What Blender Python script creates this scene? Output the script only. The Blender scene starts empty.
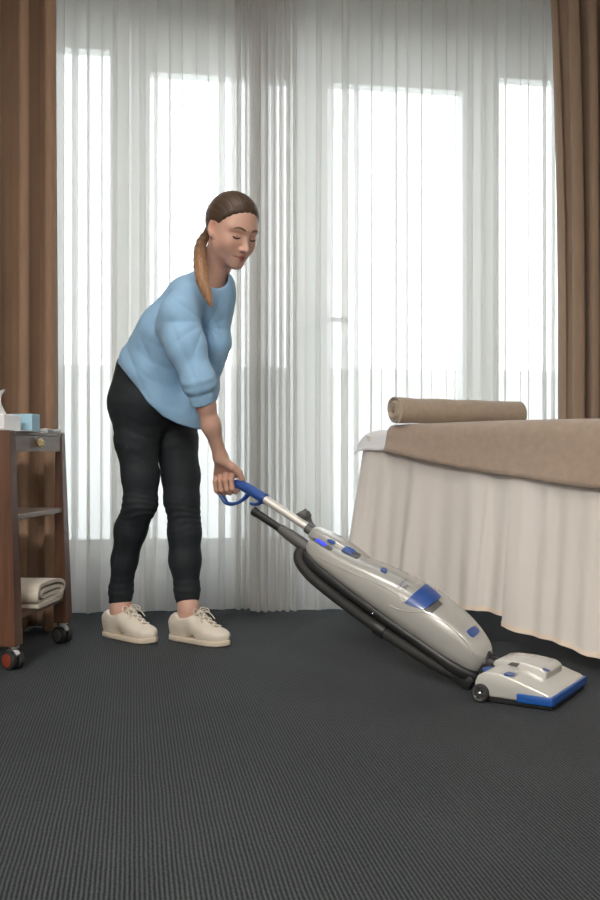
import bpy, bmesh, math, random
import numpy as np
from mathutils import Vector, Matrix
from mathutils.bvhtree import BVHTree

random.seed(7)
rng = np.random.default_rng(7)
scene = bpy.context.scene
COL = scene.collection

# ------------------------------------------------------------------ camera
CAM_H = 0.655
FPX = 1000.0                                   # focal length in pixels of a 600x900 frame
cam_data = bpy.data.cameras.new('camera')
cam_data.sensor_fit = 'VERTICAL'
cam_data.sensor_height = 36.0
cam_data.sensor_width = 24.0
cam_data.lens = 36.0 * FPX / 900.0
cam_data.clip_start = 0.05
cam_data.clip_end = 200
cam = bpy.data.objects.new('camera', cam_data)
COL.objects.link(cam)
cam.location = (0, 0, CAM_H)
cam.rotation_euler = (math.pi / 2, 0, 0)
scene.camera = cam

# ------------------------------------------------------------------ room frame (window wall turned by YAW)
YAW = math.radians(9.5)
UX = np.array([math.cos(YAW), math.sin(YAW), 0.0])      # along the window wall
NX = np.array([-math.sin(YAW), math.cos(YAW), 0.0])     # out through the window
BASE = np.array([-0.4, 4.0, 0.0])


def R(s, o, z):
    return BASE + s * UX + o * NX + np.array([0, 0, z])


# ------------------------------------------------------------------ world, exposure
world = bpy.data.worlds.new('overcast_sky')
scene.world = world
world.use_nodes = True
wn = world.node_tree.nodes
bg = wn['Background']
bg.inputs['Color'].default_value = (0.93, 0.97, 1.0, 1)
bg.inputs['Strength'].default_value = 4.9
vs = scene.view_settings
vs.view_transform = 'Standard'
vs.look = 'None'
vs.exposure = 0.0
vs.gamma = 1.0
vs.use_curve_mapping = False
cy = scene.cycles
cy.max_bounces = 12
cy.diffuse_bounces = 5
cy.glossy_bounces = 4
cy.transmission_bounces = 8
cy.transparent_max_bounces = 32
cy.sample_clamp_indirect = 6.0
cy.caustics_reflective = False
cy.caustics_refractive = False
try:
    cy.use_denoising = True
    cy.denoiser = 'OPENIMAGEDENOISE'
except Exception:
    pass


def area_light(name, loc, rot, sx, sy, power, color, portal=False):
    l = bpy.data.lights.new(name, 'AREA')
    l.shape = 'RECTANGLE'
    l.size, l.size_y = sx, sy
    l.energy = power
    l.color = color
    o = bpy.data.objects.new(name, l)
    COL.objects.link(o)
    o.location = loc
    o.rotation_euler = rot
    if portal:
        l.cycles.is_portal = True
    return o


# unseen fill lights added under the ceiling: two behind the camera, one ahead
CEIL = 2.72
FILL_LIGHTS = [(-1.25, -0.9, 1.3, 0.9, 200.0), (1.0, -1.3, 1.3, 0.9, 55.0), (-0.3, 2.3, 0.9, 0.5, 14.0)]
for lx, ly, sx, sy, pw in FILL_LIGHTS:
    area_light('added_fill_light', (lx, ly, CEIL - 0.075), (0, 0, YAW), sx, sy, pw, (1.0, 0.955, 0.905))
pc = R(0.35, 0.36, 1.3)
area_light('window_portal', pc, (math.radians(90), 0, YAW + math.pi), 3.2, 2.3, 1.0, (1, 1, 1), portal=True)
# area lights shine along local -Z: turned so that -Z points into the room
bpy.data.objects['window_portal'].rotation_euler = (math.radians(-90), 0, YAW)


# ================================================================== helpers
def P(px, py, D):
    """point at depth D (metres in front of the lens) seen at pixel px,py"""
    return np.array([(px - 300.0) / FPX * D, D, CAM_H + (450.0 - py) / FPX * D])


def empty(name, loc, label=None, cat=None, group=None):
    o = bpy.data.objects.new(name, None)
    COL.objects.link(o)
    o.location = tuple(loc)
    o.empty_display_size = 0.05
    tag(o, label, cat, group)
    return o


def tag(o, label=None, cat=None, group=None, kind=None):
    if label: o['label'] = label
    if cat: o['category'] = cat
    if group: o['group'] = group
    if kind: o['kind'] = kind
    return o


def wloc(o):
    l = Vector((0, 0, 0))
    while o is not None:
        l = l + Vector(o.location)
        o = o.parent
    return np.array(l)


def mesh(name, V, F, mat, parent=None, smooth=True, loc=None, attrs=None, auto=None):
    """V in world coordinates; the origin goes to loc (top-level) or to the parent's origin"""
    V = np.asarray(V, dtype=float)
    me = bpy.data.meshes.new(name)
    if parent is not None:
        org = wloc(parent)
    elif loc is not None:
        org = np.array(loc, dtype=float)
    else:
        org = np.array([(V[:, 0].min() + V[:, 0].max()) / 2, (V[:, 1].min() + V[:, 1].max()) / 2, V[:, 2].min()])
    Vl = V - org
    if isinstance(F, np.ndarray) and F.ndim == 2:
        nf, k = F.shape
        me.vertices.add(len(Vl))
        me.vertices.foreach_set('co', Vl.astype(np.float32).ravel())
        me.loops.add(nf * k)
        me.loops.foreach_set('vertex_index', F.astype(np.int32).ravel())
        me.polygons.add(nf)
        me.polygons.foreach_set('loop_start', (np.arange(nf) * k).astype(np.int32))
        me.update(calc_edges=True)
        me.validate()
    else:
        me.from_pydata([tuple(v) for v in Vl], [], [tuple(f) for f in F])
        me.update()
    if smooth:
        me.polygons.foreach_set('use_smooth', np.ones(len(me.polygons), dtype=bool))
    if attrs:
        for an, (typ, data) in attrs.items():
            a = me.attributes.new(an, typ, 'POINT')
            a.data.foreach_set('color' if typ == 'FLOAT_COLOR' else ('vector' if typ == 'FLOAT_VECTOR' else 'value'),
                               np.asarray(data, dtype=np.float32).ravel())
    if auto is not None:
        bm = bmesh.new(); bm.from_mesh(me)
        bmesh.ops.recalc_face_normals(bm, faces=bm.faces)
        for e in bm.edges:
            if len(e.link_faces) == 2:
                e.smooth = e.calc_face_angle(0) < math.radians(auto)
        bm.to_mesh(me); bm.free()
    if mat is not None:
        me.materials.append(mat)
    o = bpy.data.objects.new(name, me)
    COL.objects.link(o)
    if parent is not None:
        o.parent = parent
    else:
        o.location = tuple(org)
    return o


def frame(ox, ax, ay, az):
    """4x4 from origin and three axes"""
    M = np.eye(4)
    M[:3, 0], M[:3, 1], M[:3, 2], M[:3, 3] = ax, ay, az, ox
    return M


def xf(M, V):
    V = np.asarray(V, dtype=float)
    return V @ M[:3, :3].T + M[:3, 3]


def box_vf(x0, x1, y0, y1, z0, z1, bev=0.0, seg=2):
    bm = bmesh.new()
    vs_ = [bm.verts.new(c) for c in ((x0, y0, z0), (x1, y0, z0), (x1, y1, z0), (x0, y1, z0), (x0, y0, z1), (x1, y0, z1), (x1, y1, z1), (x0, y1, z1))]
    for f in ((3, 2, 1, 0), (4, 5, 6, 7), (0, 1, 5, 4), (1, 2, 6, 5), (2, 3, 7, 6), (3, 0, 4, 7)):
        bm.faces.new([vs_[i] for i in f])
    if bev > 0:
        bmesh.ops.bevel(bm, geom=bm.edges[:], offset=bev, segments=seg, profile=0.5, affect='EDGES')
    bm.verts.index_update()
    V = np.array([v.co[:] for v in bm.verts]); F = [[v.index for v in f.verts] for f in bm.faces]
    bm.free()
    return V, F


def join_vf(*vfs):
    Vs, Fs, n = [], [], 0
    for V, F in vfs:
        Vs.append(np.asarray(V)); Fs += [[i + n for i in f] for f in F]; n += len(V)
    return np.vstack(Vs), Fs


def prism_vf(poly, h0, h1, bev=0.0, seg=2):
    """polygon in xy extruded along z"""
    bm = bmesh.new()
    a = [bm.verts.new((p[0], p[1], h0)) for p in poly]
    b = [bm.verts.new((p[0], p[1], h1)) for p in poly]
    n = len(poly)
    bm.faces.new(a[::-1]); bm.faces.new(b)
    for i in range(n):
        bm.faces.new((a[i], a[(i + 1) % n], b[(i + 1) % n], b[i]))
    bmesh.ops.recalc_face_normals(bm, faces=bm.faces)
    if bev > 0:
        bmesh.ops.bevel(bm, geom=bm.edges[:], offset=bev, segments=seg, profile=0.5, affect='EDGES')
    bm.verts.index_update()
    V = np.array([v.co[:] for v in bm.verts]); F = [[v.index for v in f.verts] for f in bm.faces]
    bm.free()
    return V, F


def spline(pts, n):
    """Catmull-Rom through pts (any dimension)"""
    p = np.asarray(pts, dtype=float)
    p = np.vstack([2 * p[0] - p[1], p, 2 * p[-1] - p[-2]])
    m = len(p) - 3
    out = []
    for t in np.linspace(0, m - 1e-9, n):
        i = int(t); f = t - i
        a, b, c, d = p[i], p[i + 1], p[i + 2], p[i + 3]
        out.append(0.5 * ((2 * b) + (-a + c) * f + (2 * a - 5 * b + 4 * c - d) * f * f + (-a + 3 * b - 3 * c + d) * f ** 3))
    return np.array(out)


def tube_vf(pts, rad, sides=12, up=(0, 0, 1), flat=1.0, closed=False):
    """round (or flattened) tube along points; rad number or list"""
    pts = np.asarray(pts, dtype=float)
    n = len(pts)
    rad = np.full(n, rad) if np.isscalar(rad) else np.asarray(rad)
    if len(rad) != n:
        rad = np.interp(np.linspace(0, 1, n), np.linspace(0, 1, len(rad)), rad)
    if closed:
        T = np.roll(pts, -1, 0) - np.roll(pts, 1, 0)
    else:
        T = np.gradient(pts, axis=0)
    T /= np.linalg.norm(T, axis=1)[:, None] + 1e-12
    N = np.array(up, dtype=float)
    V = []
    for i in range(n):
        N = N - T[i] * (N @ T[i])
        if np.linalg.norm(N) < 1e-4:
            N = np.array([1.0, 0.3, 0.2]); N = N - T[i] * (N @ T[i])
        N /= np.linalg.norm(N)
        B = np.cross(T[i], N)
        for k in range(sides):
            a = 2 * math.pi * k / sides
            V.append(pts[i] + rad[i] * (math.cos(a) * N * flat + math.sin(a) * B))
    F = []
    m = n if closed else n - 1
    for i in range(m):
        j = (i + 1) % n
        for k in range(sides):
            l = (k + 1) % sides
            F.append((i * sides + k, i * sides + l, j * sides + l, j * sides + k))
    if not closed:
        F.append(tuple(range(sides))[::-1])
        F.append(tuple((n - 1) * sides + k for k in range(sides)))
    return np.array(V), F


def grid_faces(nr, nc, wrap=False):
    i, j = np.meshgrid(np.arange(nr - 1), np.arange(nc if wrap else nc - 1), indexing='ij')
    j2 = (j + 1) % nc
    return np.stack([i * nc + j, i * nc + j2, (i + 1) * nc + j2, (i + 1) * nc + j], -1).reshape(-1, 4)


def lathe_vf(prof, M, seg=20):
    """profile of (r,z) turned round local z, placed by M"""
    V = []
    for r, z in prof:
        for k in range(seg):
            a = 2 * math.pi * k / seg
            V.append((r * math.cos(a), r * math.sin(a), z))
    F = [tuple(f) for f in grid_faces(len(prof), seg, True)]
    F.append(tuple(range(seg))[::-1]); F.append(tuple((len(prof) - 1) * seg + k for k in range(seg)))
    return xf(M, V), F


def solidify(o, t, off=-1):
    m = o.modifiers.new('thickness', 'SOLIDIFY'); m.thickness = t; m.offset = off
    return o


# ------------------------------------------------------------------ materials
MATS = {}


def mat(name, color, rough=0.6, metal=0.0, var=0.0, vscale=20.0, bump=0.0, bscale=200.0, stretch=(1, 1, 1), spec=0.5, sheen=0.0, coat=0.0, sss=0.0):
    if name in MATS: return MATS[name]
    m = bpy.data.materials.new(name); m.use_nodes = True
    nt = m.node_tree; b = nt.nodes['Principled BSDF']
    b.inputs['Base Color'].default_value = (*color, 1)
    b.inputs['Roughness'].default_value = rough
    b.inputs['Metallic'].default_value = metal
    b.inputs['Specular IOR Level'].default_value = spec
    b.inputs['Sheen Weight'].default_value = sheen
    b.inputs['Coat Weight'].default_value = coat
    if sss:
        b.inputs['Subsurface Weight'].default_value = sss
        b.inputs['Subsurface Radius'].default_value = (0.012, 0.005, 0.003)
        b.inputs['Subsurface Scale'].default_value = 0.5
    tc = nt.nodes.new('ShaderNodeTexCoord'); mp = nt.nodes.new('ShaderNodeMapping')
    mp.inputs['Scale'].default_value = stretch
    nt.links.new(tc.outputs['Object'], mp.inputs['Vector'])
    if var:
        n = nt.nodes.new('ShaderNodeTexNoise'); n.inputs['Scale'].default_value = vscale; n.inputs['Detail'].default_value = 4
        nt.links.new(mp.outputs['Vector'], n.inputs['Vector'])
        mx = nt.nodes.new('ShaderNodeMix'); mx.data_type = 'RGBA'
        mx.inputs['A'].default_value = (*[c * (1 - var) for c in color], 1)
        mx.inputs['B'].default_value = (*[min(1, c * (1 + var)) for c in color], 1)
        nt.links.new(n.outputs['Fac'], mx.inputs['Factor'])
        nt.links.new(mx.outputs['Result'], b.inputs['Base Color'])
    if bump:
        n2 = nt.nodes.new('ShaderNodeTexNoise'); n2.inputs['Scale'].default_value = bscale; n2.inputs['Detail'].default_value = 3
        nt.links.new(mp.outputs['Vector'], n2.inputs['Vector'])
        bp = nt.nodes.new('ShaderNodeBump'); bp.inputs['Strength'].default_value = bump; bp.inputs['Distance'].default_value = 0.002
        nt.links.new(n2.outputs['Fac'], bp.inputs['Height'])
        nt.links.new(bp.outputs['Normal'], b.inputs['Normal'])
    MATS[name] = m
    return m


def cloth_mat(name, color, transparent, translucent, tint=None, weave=0.0):
    """thin cloth: part of the light passes between the threads, part glows through them"""
    m = bpy.data.materials.new(name); m.use_nodes = True
    nt = m.node_tree; nt.nodes.clear()
    out = nt.nodes.new('ShaderNodeOutputMaterial')
    d = nt.nodes.new('ShaderNodeBsdfDiffuse'); d.inputs['Color'].default_value = (*color, 1)
    t = nt.nodes.new('ShaderNodeBsdfTranslucent'); t.inputs['Color'].default_value = (*(tint or color), 1)
    tr = nt.nodes.new('ShaderNodeBsdfTransparent')
    m1 = nt.nodes.new('ShaderNodeMixShader'); m1.inputs['Fac'].default_value = translucent
    nt.links.new(d.outputs[0], m1.inputs[1]); nt.links.new(t.outputs[0], m1.inputs[2])
    if transparent > 0:
        m2 = nt.nodes.new('ShaderNodeMixShader'); m2.inputs['Fac'].default_value = transparent
        nt.links.new(m1.outputs[0], m2.inputs[1]); nt.links.new(tr.outputs[0], m2.inputs[2])
        nt.links.new(m2.outputs[0], out.inputs['Surface'])
    else:
        nt.links.new(m1.outputs[0], out.inputs['Surface'])
    MATS[name] = m
    return m


def carpet_mat():
    m = bpy.data.materials.new('ribbed_carpet'); m.use_nodes = True
    nt = m.node_tree; b = nt.nodes['Principled BSDF']; L = nt.links.new
    N = nt.nodes.new
    tc = N('ShaderNodeTexCoord'); sp = N('ShaderNodeSeparateXYZ'); L(tc.outputs['Object'], sp.inputs[0])

    def math_(op, a, bb=None, c=None):
        n = N('ShaderNodeMath'); n.operation = op
        for i, v in enumerate((a, bb, c)):
            if v is None: continue
            if isinstance(v, (int, float)): n.inputs[i].default_value = v
            else: L(v, n.inputs[i])
        return n.outputs[0]
    wob = N('ShaderNodeTexNoise'); wob.inputs['Scale'].default_value = 6; L(tc.outputs['Object'], wob.inputs['Vector'])
    x = math_('MULTIPLY_ADD', wob.outputs['Fac'], 0.004, sp.outputs[0])
    rib = math_('SINE', math_('MULTIPLY', x, 2 * math.pi / 0.0074))
    knot = math_('SINE', math_('ADD', math_('MULTIPLY', sp.outputs[1], 2 * math.pi / 0.0075), math_('MULTIPLY', math_('FLOOR', math_('DIVIDE', x, 0.0074)), 2.3)))
    mp = N('ShaderNodeMapping'); mp.inputs['Scale'].default_value = (270, 95, 1); L(tc.outputs['Object'], mp.inputs['Vector'])
    yarn = N('ShaderNodeTexNoise'); yarn.inputs['Scale'].default_value = 1.0; yarn.inputs['Detail'].default_value = 2; L(mp.outputs[0], yarn.inputs['Vector'])
    big = N('ShaderNodeTexNoise'); big.inputs['Scale'].default_value = 2.5; big.inputs['Detail'].default_value = 3; L(tc.outputs['Object'], big.inputs['Vector'])
    h = math_('MULTIPLY_ADD', rib, 0.42, math_('MULTIPLY_ADD', knot, 0.04, math_('MULTIPLY_ADD', math_('SUBTRACT', yarn.outputs['Fac'], 0.5), 0.9, 0.42)))
    h2 = math_('MULTIPLY_ADD', math_('SUBTRACT', big.outputs['Fac'], 0.5), 0.35, h)
    cr = N('ShaderNodeValToRGB'); L(h2, cr.inputs['Fac'])
    cr.color_ramp.elements[0].position = 0.05; cr.color_ramp.elements[0].color = (0.0028, 0.0034, 0.0040, 1)
    cr.color_ramp.elements[1].position = 0.95; cr.color_ramp.elements[1].color = (0.050, 0.0565, 0.062, 1)
    L(cr.outputs['Color'], b.inputs['Base Color'])
    b.inputs['Roughness'].default_value = 0.75
    b.inputs['Specular IOR Level'].default_value = 0.12
    b.inputs['Sheen Weight'].default_value = 0.065
    b.inputs['Sheen Tint'].default_value = (0.85, 0.92, 1.0, 1)
    bp = N('ShaderNodeBump'); bp.inputs['Strength'].default_value = 0.6; bp.inputs['Distance'].default_value = 0.002
    L(h, bp.inputs['Height']); L(bp.outputs['Normal'], b.inputs['Normal'])
    return m


def wood_mat(name, c1, c2, axis='Z'):
    m = bpy.data.materials.new(name); m.use_nodes = True
    nt = m.node_tree; b = nt.nodes['Principled BSDF']; L = nt.links.new; N = nt.nodes.new
    tc = N('ShaderNodeTexCoord'); mp = N('ShaderNodeMapping')
    mp.inputs['Scale'].default_value = {'Z': (30, 30, 1.6), 'X': (1.6, 30, 30), 'Y': (30, 1.6, 30)}[axis]
    L(tc.outputs['Object'], mp.inputs['Vector'])
    n = N('ShaderNodeTexNoise'); n.inputs['Scale'].default_value = 2.0; n.inputs['Detail'].default_value = 6; n.inputs['Distortion'].default_value = 0.6
    L(mp.outputs[0], n.inputs['Vector'])
    cr = N('ShaderNodeValToRGB'); L(n.outputs['Fac'], cr.inputs['Fac'])
    cr.color_ramp.elements[0].position = 0.3; cr.color_ramp.elements[0].color = (*c1, 1)
    cr.color_ramp.elements[1].position = 0.7; cr.color_ramp.elements[1].color = (*c2, 1)
    L(cr.outputs['Color'], b.inputs['Base Color']); b.inputs['Roughness'].default_value = 0.38
    return m


def attr_mat(name, attr, rough, spec=0.4, sss=0.0, bump_attr=None, sheen=0.0):
    """base colour from a point colour attribute; optional strand relief"""
    m = bpy.data.materials.new(name); m.use_nodes = True
    nt = m.node_tree; b = nt.nodes['Principled BSDF']; L = nt.links.new; N = nt.nodes.new
    a = N('ShaderNodeAttribute'); a.attribute_name = attr
    b.inputs['Roughness'].default_value = rough; b.inputs['Specular IOR Level'].default_value = spec
    if sss:
        b.inputs['Subsurface Weight'].default_value = sss
        b.inputs['Subsurface Radius'].default_value = (0.010, 0.004, 0.002)
        b.inputs['Subsurface Scale'].default_value = 0.4
    if bump_attr:
        s = N('ShaderNodeAttribute'); s.attribute_name = bump_attr
        n = N('ShaderNodeTexNoise'); n.inputs['Scale'].default_value = 1.0; n.inputs['Detail'].default_value = 4
        L(s.outputs['Vector'], n.inputs['Vector'])
        mx = N('ShaderNodeMix'); mx.data_type = 'RGBA'; mx.blend_type = 'MULTIPLY'; mx.inputs['Factor'].default_value = 1.0
        cr = N('ShaderNodeValToRGB'); cr.color_ramp.elements[0].position = 0.3; cr.color_ramp.elements[1].position = 0.72
        cr.color_ramp.elements[0].color = (0.58, 0.56, 0.54, 1); cr.color_ramp.elements[1].color = (1.4, 1.38, 1.35, 1)
        L(n.outputs['Fac'], cr.inputs['Fac'])
        L(a.outputs['Color'], mx.inputs['A']); L(cr.outputs['Color'], mx.inputs['B'])
        L(mx.outputs['Result'], b.inputs['Base Color'])
        bp = N('ShaderNodeBump'); bp.inputs['Strength'].default_value = 0.5; bp.inputs['Distance'].default_value = 0.003
        L(n.outputs['Fac'], bp.inputs['Height']); L(bp.outputs['Normal'], b.inputs['Normal'])
    else:
        L(a.outputs['Color'], b.inputs['Base Color'])
    return m


M_carpet = carpet_mat()
M_wall = mat('plaster_cream', (0.70, 0.66, 0.60), 0.85, var=0.03, vscale=3, bump=0.1, bscale=150)
M_lint = mat('shade_toned_plaster', (0.36, 0.36, 0.31), 0.85, var=0.04, vscale=4)  # olive grey lintel, darkened to paint in the shade below the ceiling
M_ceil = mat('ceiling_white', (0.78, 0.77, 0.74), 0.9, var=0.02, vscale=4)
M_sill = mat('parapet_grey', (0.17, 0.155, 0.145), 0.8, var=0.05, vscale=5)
M_frame = mat('window_frame_white', (0.66, 0.69, 0.65), 0.35, var=0.02, vscale=6)
M_base = mat('baseboard_dark', (0.02, 0.019, 0.018), 0.6, var=0.1)
M_metal = mat('brushed_metal', (0.62, 0.62, 0.62), 0.3, 1.0, var=0.05, vscale=60)
M_chrome = mat('chrome', (0.75, 0.75, 0.76), 0.15, 1.0, var=0.02)
M_black = mat('black_plastic', (0.014, 0.015, 0.016), 0.42, var=0.15, vscale=30)
M_rubber = mat('black_rubber', (0.018, 0.018, 0.018), 0.7, var=0.15, vscale=40)
M_body = mat('champagne_silver_plastic', (0.45, 0.45, 0.425), 0.27, 0.25, var=0.02, vscale=500, spec=0.5, coat=0.5)
M_pale = mat('pale_silver_plastic', (0.60, 0.60, 0.57), 0.25, 0.3, var=0.02, vscale=500, coat=0.4)
M_blue = mat('blue_plastic', (0.020, 0.070, 0.28), 0.35, var=0.05, vscale=30, coat=0.2)
M_blue2 = mat('bright_blue_bumper', (0.010, 0.080, 0.33), 0.4, var=0.05, vscale=30)
M_steel = mat('satin_tube', (0.66, 0.64, 0.60), 0.35, 0.35, var=0.02, vscale=40)
M_darkgrey = mat('dark_grey_plastic', (0.09, 0.09, 0.09), 0.4, var=0.1)
M_ink = mat('printed_blue_grey', (0.04, 0.07, 0.15), 0.6, var=0.05)
M_ink2 = mat('printed_pale_grey', (0.30, 0.30, 0.30), 0.6, var=0.05)
M_drape = mat('brown_drape', (0.27, 0.168, 0.105), 0.85, var=0.10, vscale=8, bump=0.25, bscale=600, sheen=0.15)
M_drape2 = mat('taupe_drape', (0.30, 0.212, 0.150), 0.85, var=0.10, vscale=8, bump=0.25, bscale=600, sheen=0.15)
M_sheer = cloth_mat('sheer_voile', (0.60, 0.585, 0.56), 0.37, 0.62, (0.80, 0.79, 0.775))
M_skirt = cloth_mat('cream_valance', (0.86, 0.81, 0.77), 0.03, 0.22, (0.78, 0.73, 0.68))
M_blanket = mat('taupe_terry', (0.36, 0.275, 0.215), 0.95, var=0.18, vscale=45, bump=0.9, bscale=420, sheen=0.3)
M_towel = mat('beige_terry', (0.40, 0.32, 0.245), 0.95, var=0.16, vscale=55, bump=0.9, bscale=450, sheen=0.3)
M_towel2 = mat('oat_towel', (0.56, 0.50, 0.42), 0.95, var=0.12, vscale=60, bump=0.8, bscale=450, sheen=0.2)
M_sheet = mat('white_cotton', (0.72, 0.72, 0.74), 0.8, var=0.03, vscale=12, bump=0.15, bscale=500)
M_sweater = mat('light_blue_knit', (0.26, 0.445, 0.65), 0.88, var=0.06, vscale=30, bump=0.25, bscale=700, sheen=0.1)
M_jeans = mat('black_denim', (0.0075, 0.0120, 0.0165), 0.75, var=0.35, vscale=90, bump=0.35, bscale=800)
M_shoe = mat('cream_leather', (0.68, 0.62, 0.53), 0.5, var=0.05, vscale=25)
M_sole = mat('cream_sole', (0.60, 0.52, 0.42), 0.6, var=0.05, vscale=30)
M_tongue = mat('dark_beige_lining', (0.40, 0.34, 0.27), 0.7, var=0.06, vscale=60)  # tongue a darker beige, so the laces stand out
M_lace = mat('cream_lace', (0.74, 0.68, 0.58), 0.9, var=0.08, vscale=200)
M_sock = mat('white_sock', (0.75, 0.72, 0.70), 0.9, var=0.05, vscale=200)
M_wood = wood_mat('reddish_brown_wood', (0.060, 0.024, 0.012), (0.125, 0.052, 0.026))
M_woodg = wood_mat('greyed_wood', (0.15, 0.105, 0.085), (0.23, 0.17, 0.14), 'Y')
M_brass = mat('pale_brass', (0.70, 0.58, 0.34), 0.4, 0.6, var=0.1, vscale=80)
M_white = mat('white_card', (0.78, 0.79, 0.80), 0.6, var=0.02)
M_paleblue = mat('pale_blue_card', (0.33, 0.55, 0.68), 0.6, var=0.04)
M_redwheel = mat('red_brown_hub', (0.20, 0.035, 0.018), 0.4, var=0.1)
M_grey = mat('light_grey_plastic', (0.42, 0.43, 0.44), 0.35, var=0.04)
M_terrace = mat('pale_concrete', (0.80, 0.81, 0.82), 0.9, var=0.04, vscale=2)
M_skin = attr_mat('skin', 'tone', 0.5, 0.35, sss=0.12)
M_hair = attr_mat('brown_hair', 'tone', 0.45, 0.35, bump_attr='strand')
M_brow = mat('brow_hair', (0.12, 0.067, 0.043), 0.8, var=0.2, vscale=300)
M_lash = mat('lash', (0.035, 0.02, 0.015), 0.8, var=0.1)


def emit_mat(name, c, s):
    m = bpy.data.materials.new(name); m.use_nodes = True
    b = m.node_tree.nodes['Principled BSDF']
    b.inputs['Base Color'].default_value = (*c, 1)
    b.inputs['Emission Color'].default_value = (*c, 1); b.inputs['Emission Strength'].default_value = s
    return m


M_fill = emit_mat('fill_panel_diffuser', (1.0, 0.92, 0.82), 1.5)
M_screen = emit_mat('blue_display', (0.03, 0.06, 0.9), 0.55)

glass = bpy.data.materials.new('window_glass'); glass.use_nodes = True
nt = glass.node_tree; nt.nodes.clear()
go = nt.nodes.new('ShaderNodeOutputMaterial'); gt = nt.nodes.new('ShaderNodeBsdfTransparent'); gg = nt.nodes.new('ShaderNodeBsdfGlossy')
gg.inputs['Roughness'].default_value = 0.02; gt.inputs['Color'].default_value = (0.97, 0.985, 0.98, 1)
gm = nt.nodes.new('ShaderNodeMixShader'); gm.inputs['Fac'].default_value = 0.05
nt.links.new(gt.outputs[0], gm.inputs[1]); nt.links.new(gg.outputs[0], gm.inputs[2]); nt.links.new(gm.outputs[0], go.inputs['Surface'])

# ================================================================== the room
RM = frame(BASE, UX, NX, (0, 0, 1))


def rbox(name, s0, s1, o0, o1, z0, z1, m, parent=None, bev=0.0, kind=None, **kw):
    V, F = box_vf(s0, s1, o0, o1, z0, z1, bev)
    o = mesh(name, xf(RM, V), F, m, parent, smooth=False)
    if kind: tag(o, kind=kind)
    return o


S0, S1, OB = -2.3, 3.2, -7.6
OW = 0.26                                           # inner face of the window wall
fl = rbox('floor', S0, S1, OB, OW, -0.05, 0.0, M_carpet, kind='structure')
# the ribs of the carpet follow the floor's own axes
me = fl.data
Mi = np.linalg.inv(RM)
for v in me.vertices:
    w = np.array(v.co) + np.array(fl.location)
    v.co = Vector(Mi[:3, :3] @ (w - BASE))
fl.location = tuple(BASE); fl.rotation_euler = (0, 0, YAW)
rbox('ceiling', S0, S1, OB, OW, CEIL, CEIL + 0.05, M_ceil, kind='structure')
rbox('wall_left', S0 - 0.1, S0, OB, OW, 0, CEIL, M_wall, kind='structure')
rbox('wall_right', S1, S1 + 0.1, OB, OW, 0, CEIL, M_wall, kind='structure')
rbox('wall_back', S0, S1, OB - 0.1, OB, 0, CEIL, M_wall, kind='structure')


def s_of(px, o):
    k = (px - 300.0) / FPX
    b = BASE + o * NX
    return (k * b[1] - b[0]) / (UX[0] - k * UX[1])


SILL = 0.215
LINT = 2.50
WL, WR = s_of(8, OW), s_of(585, OW)
rbox('wall_window_left', S0, WL, OW, OW + 0.2, 0, CEIL, M_wall, kind='structure')
rbox('wall_window_right', WR, S1, OW, OW + 0.2, 0, CEIL, M_wall, kind='structure')
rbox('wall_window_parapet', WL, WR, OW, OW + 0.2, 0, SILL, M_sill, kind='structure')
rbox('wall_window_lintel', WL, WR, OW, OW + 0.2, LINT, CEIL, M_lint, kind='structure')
rbox('baseboard_window', S0, S1, OW - 0.018, OW, 0, 0.09, M_base, kind='structure')
rbox('trim_1', WL, WR, OW - 0.03, OW + 0.03, SILL - 0.02, SILL, M_frame, kind='structure')

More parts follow.
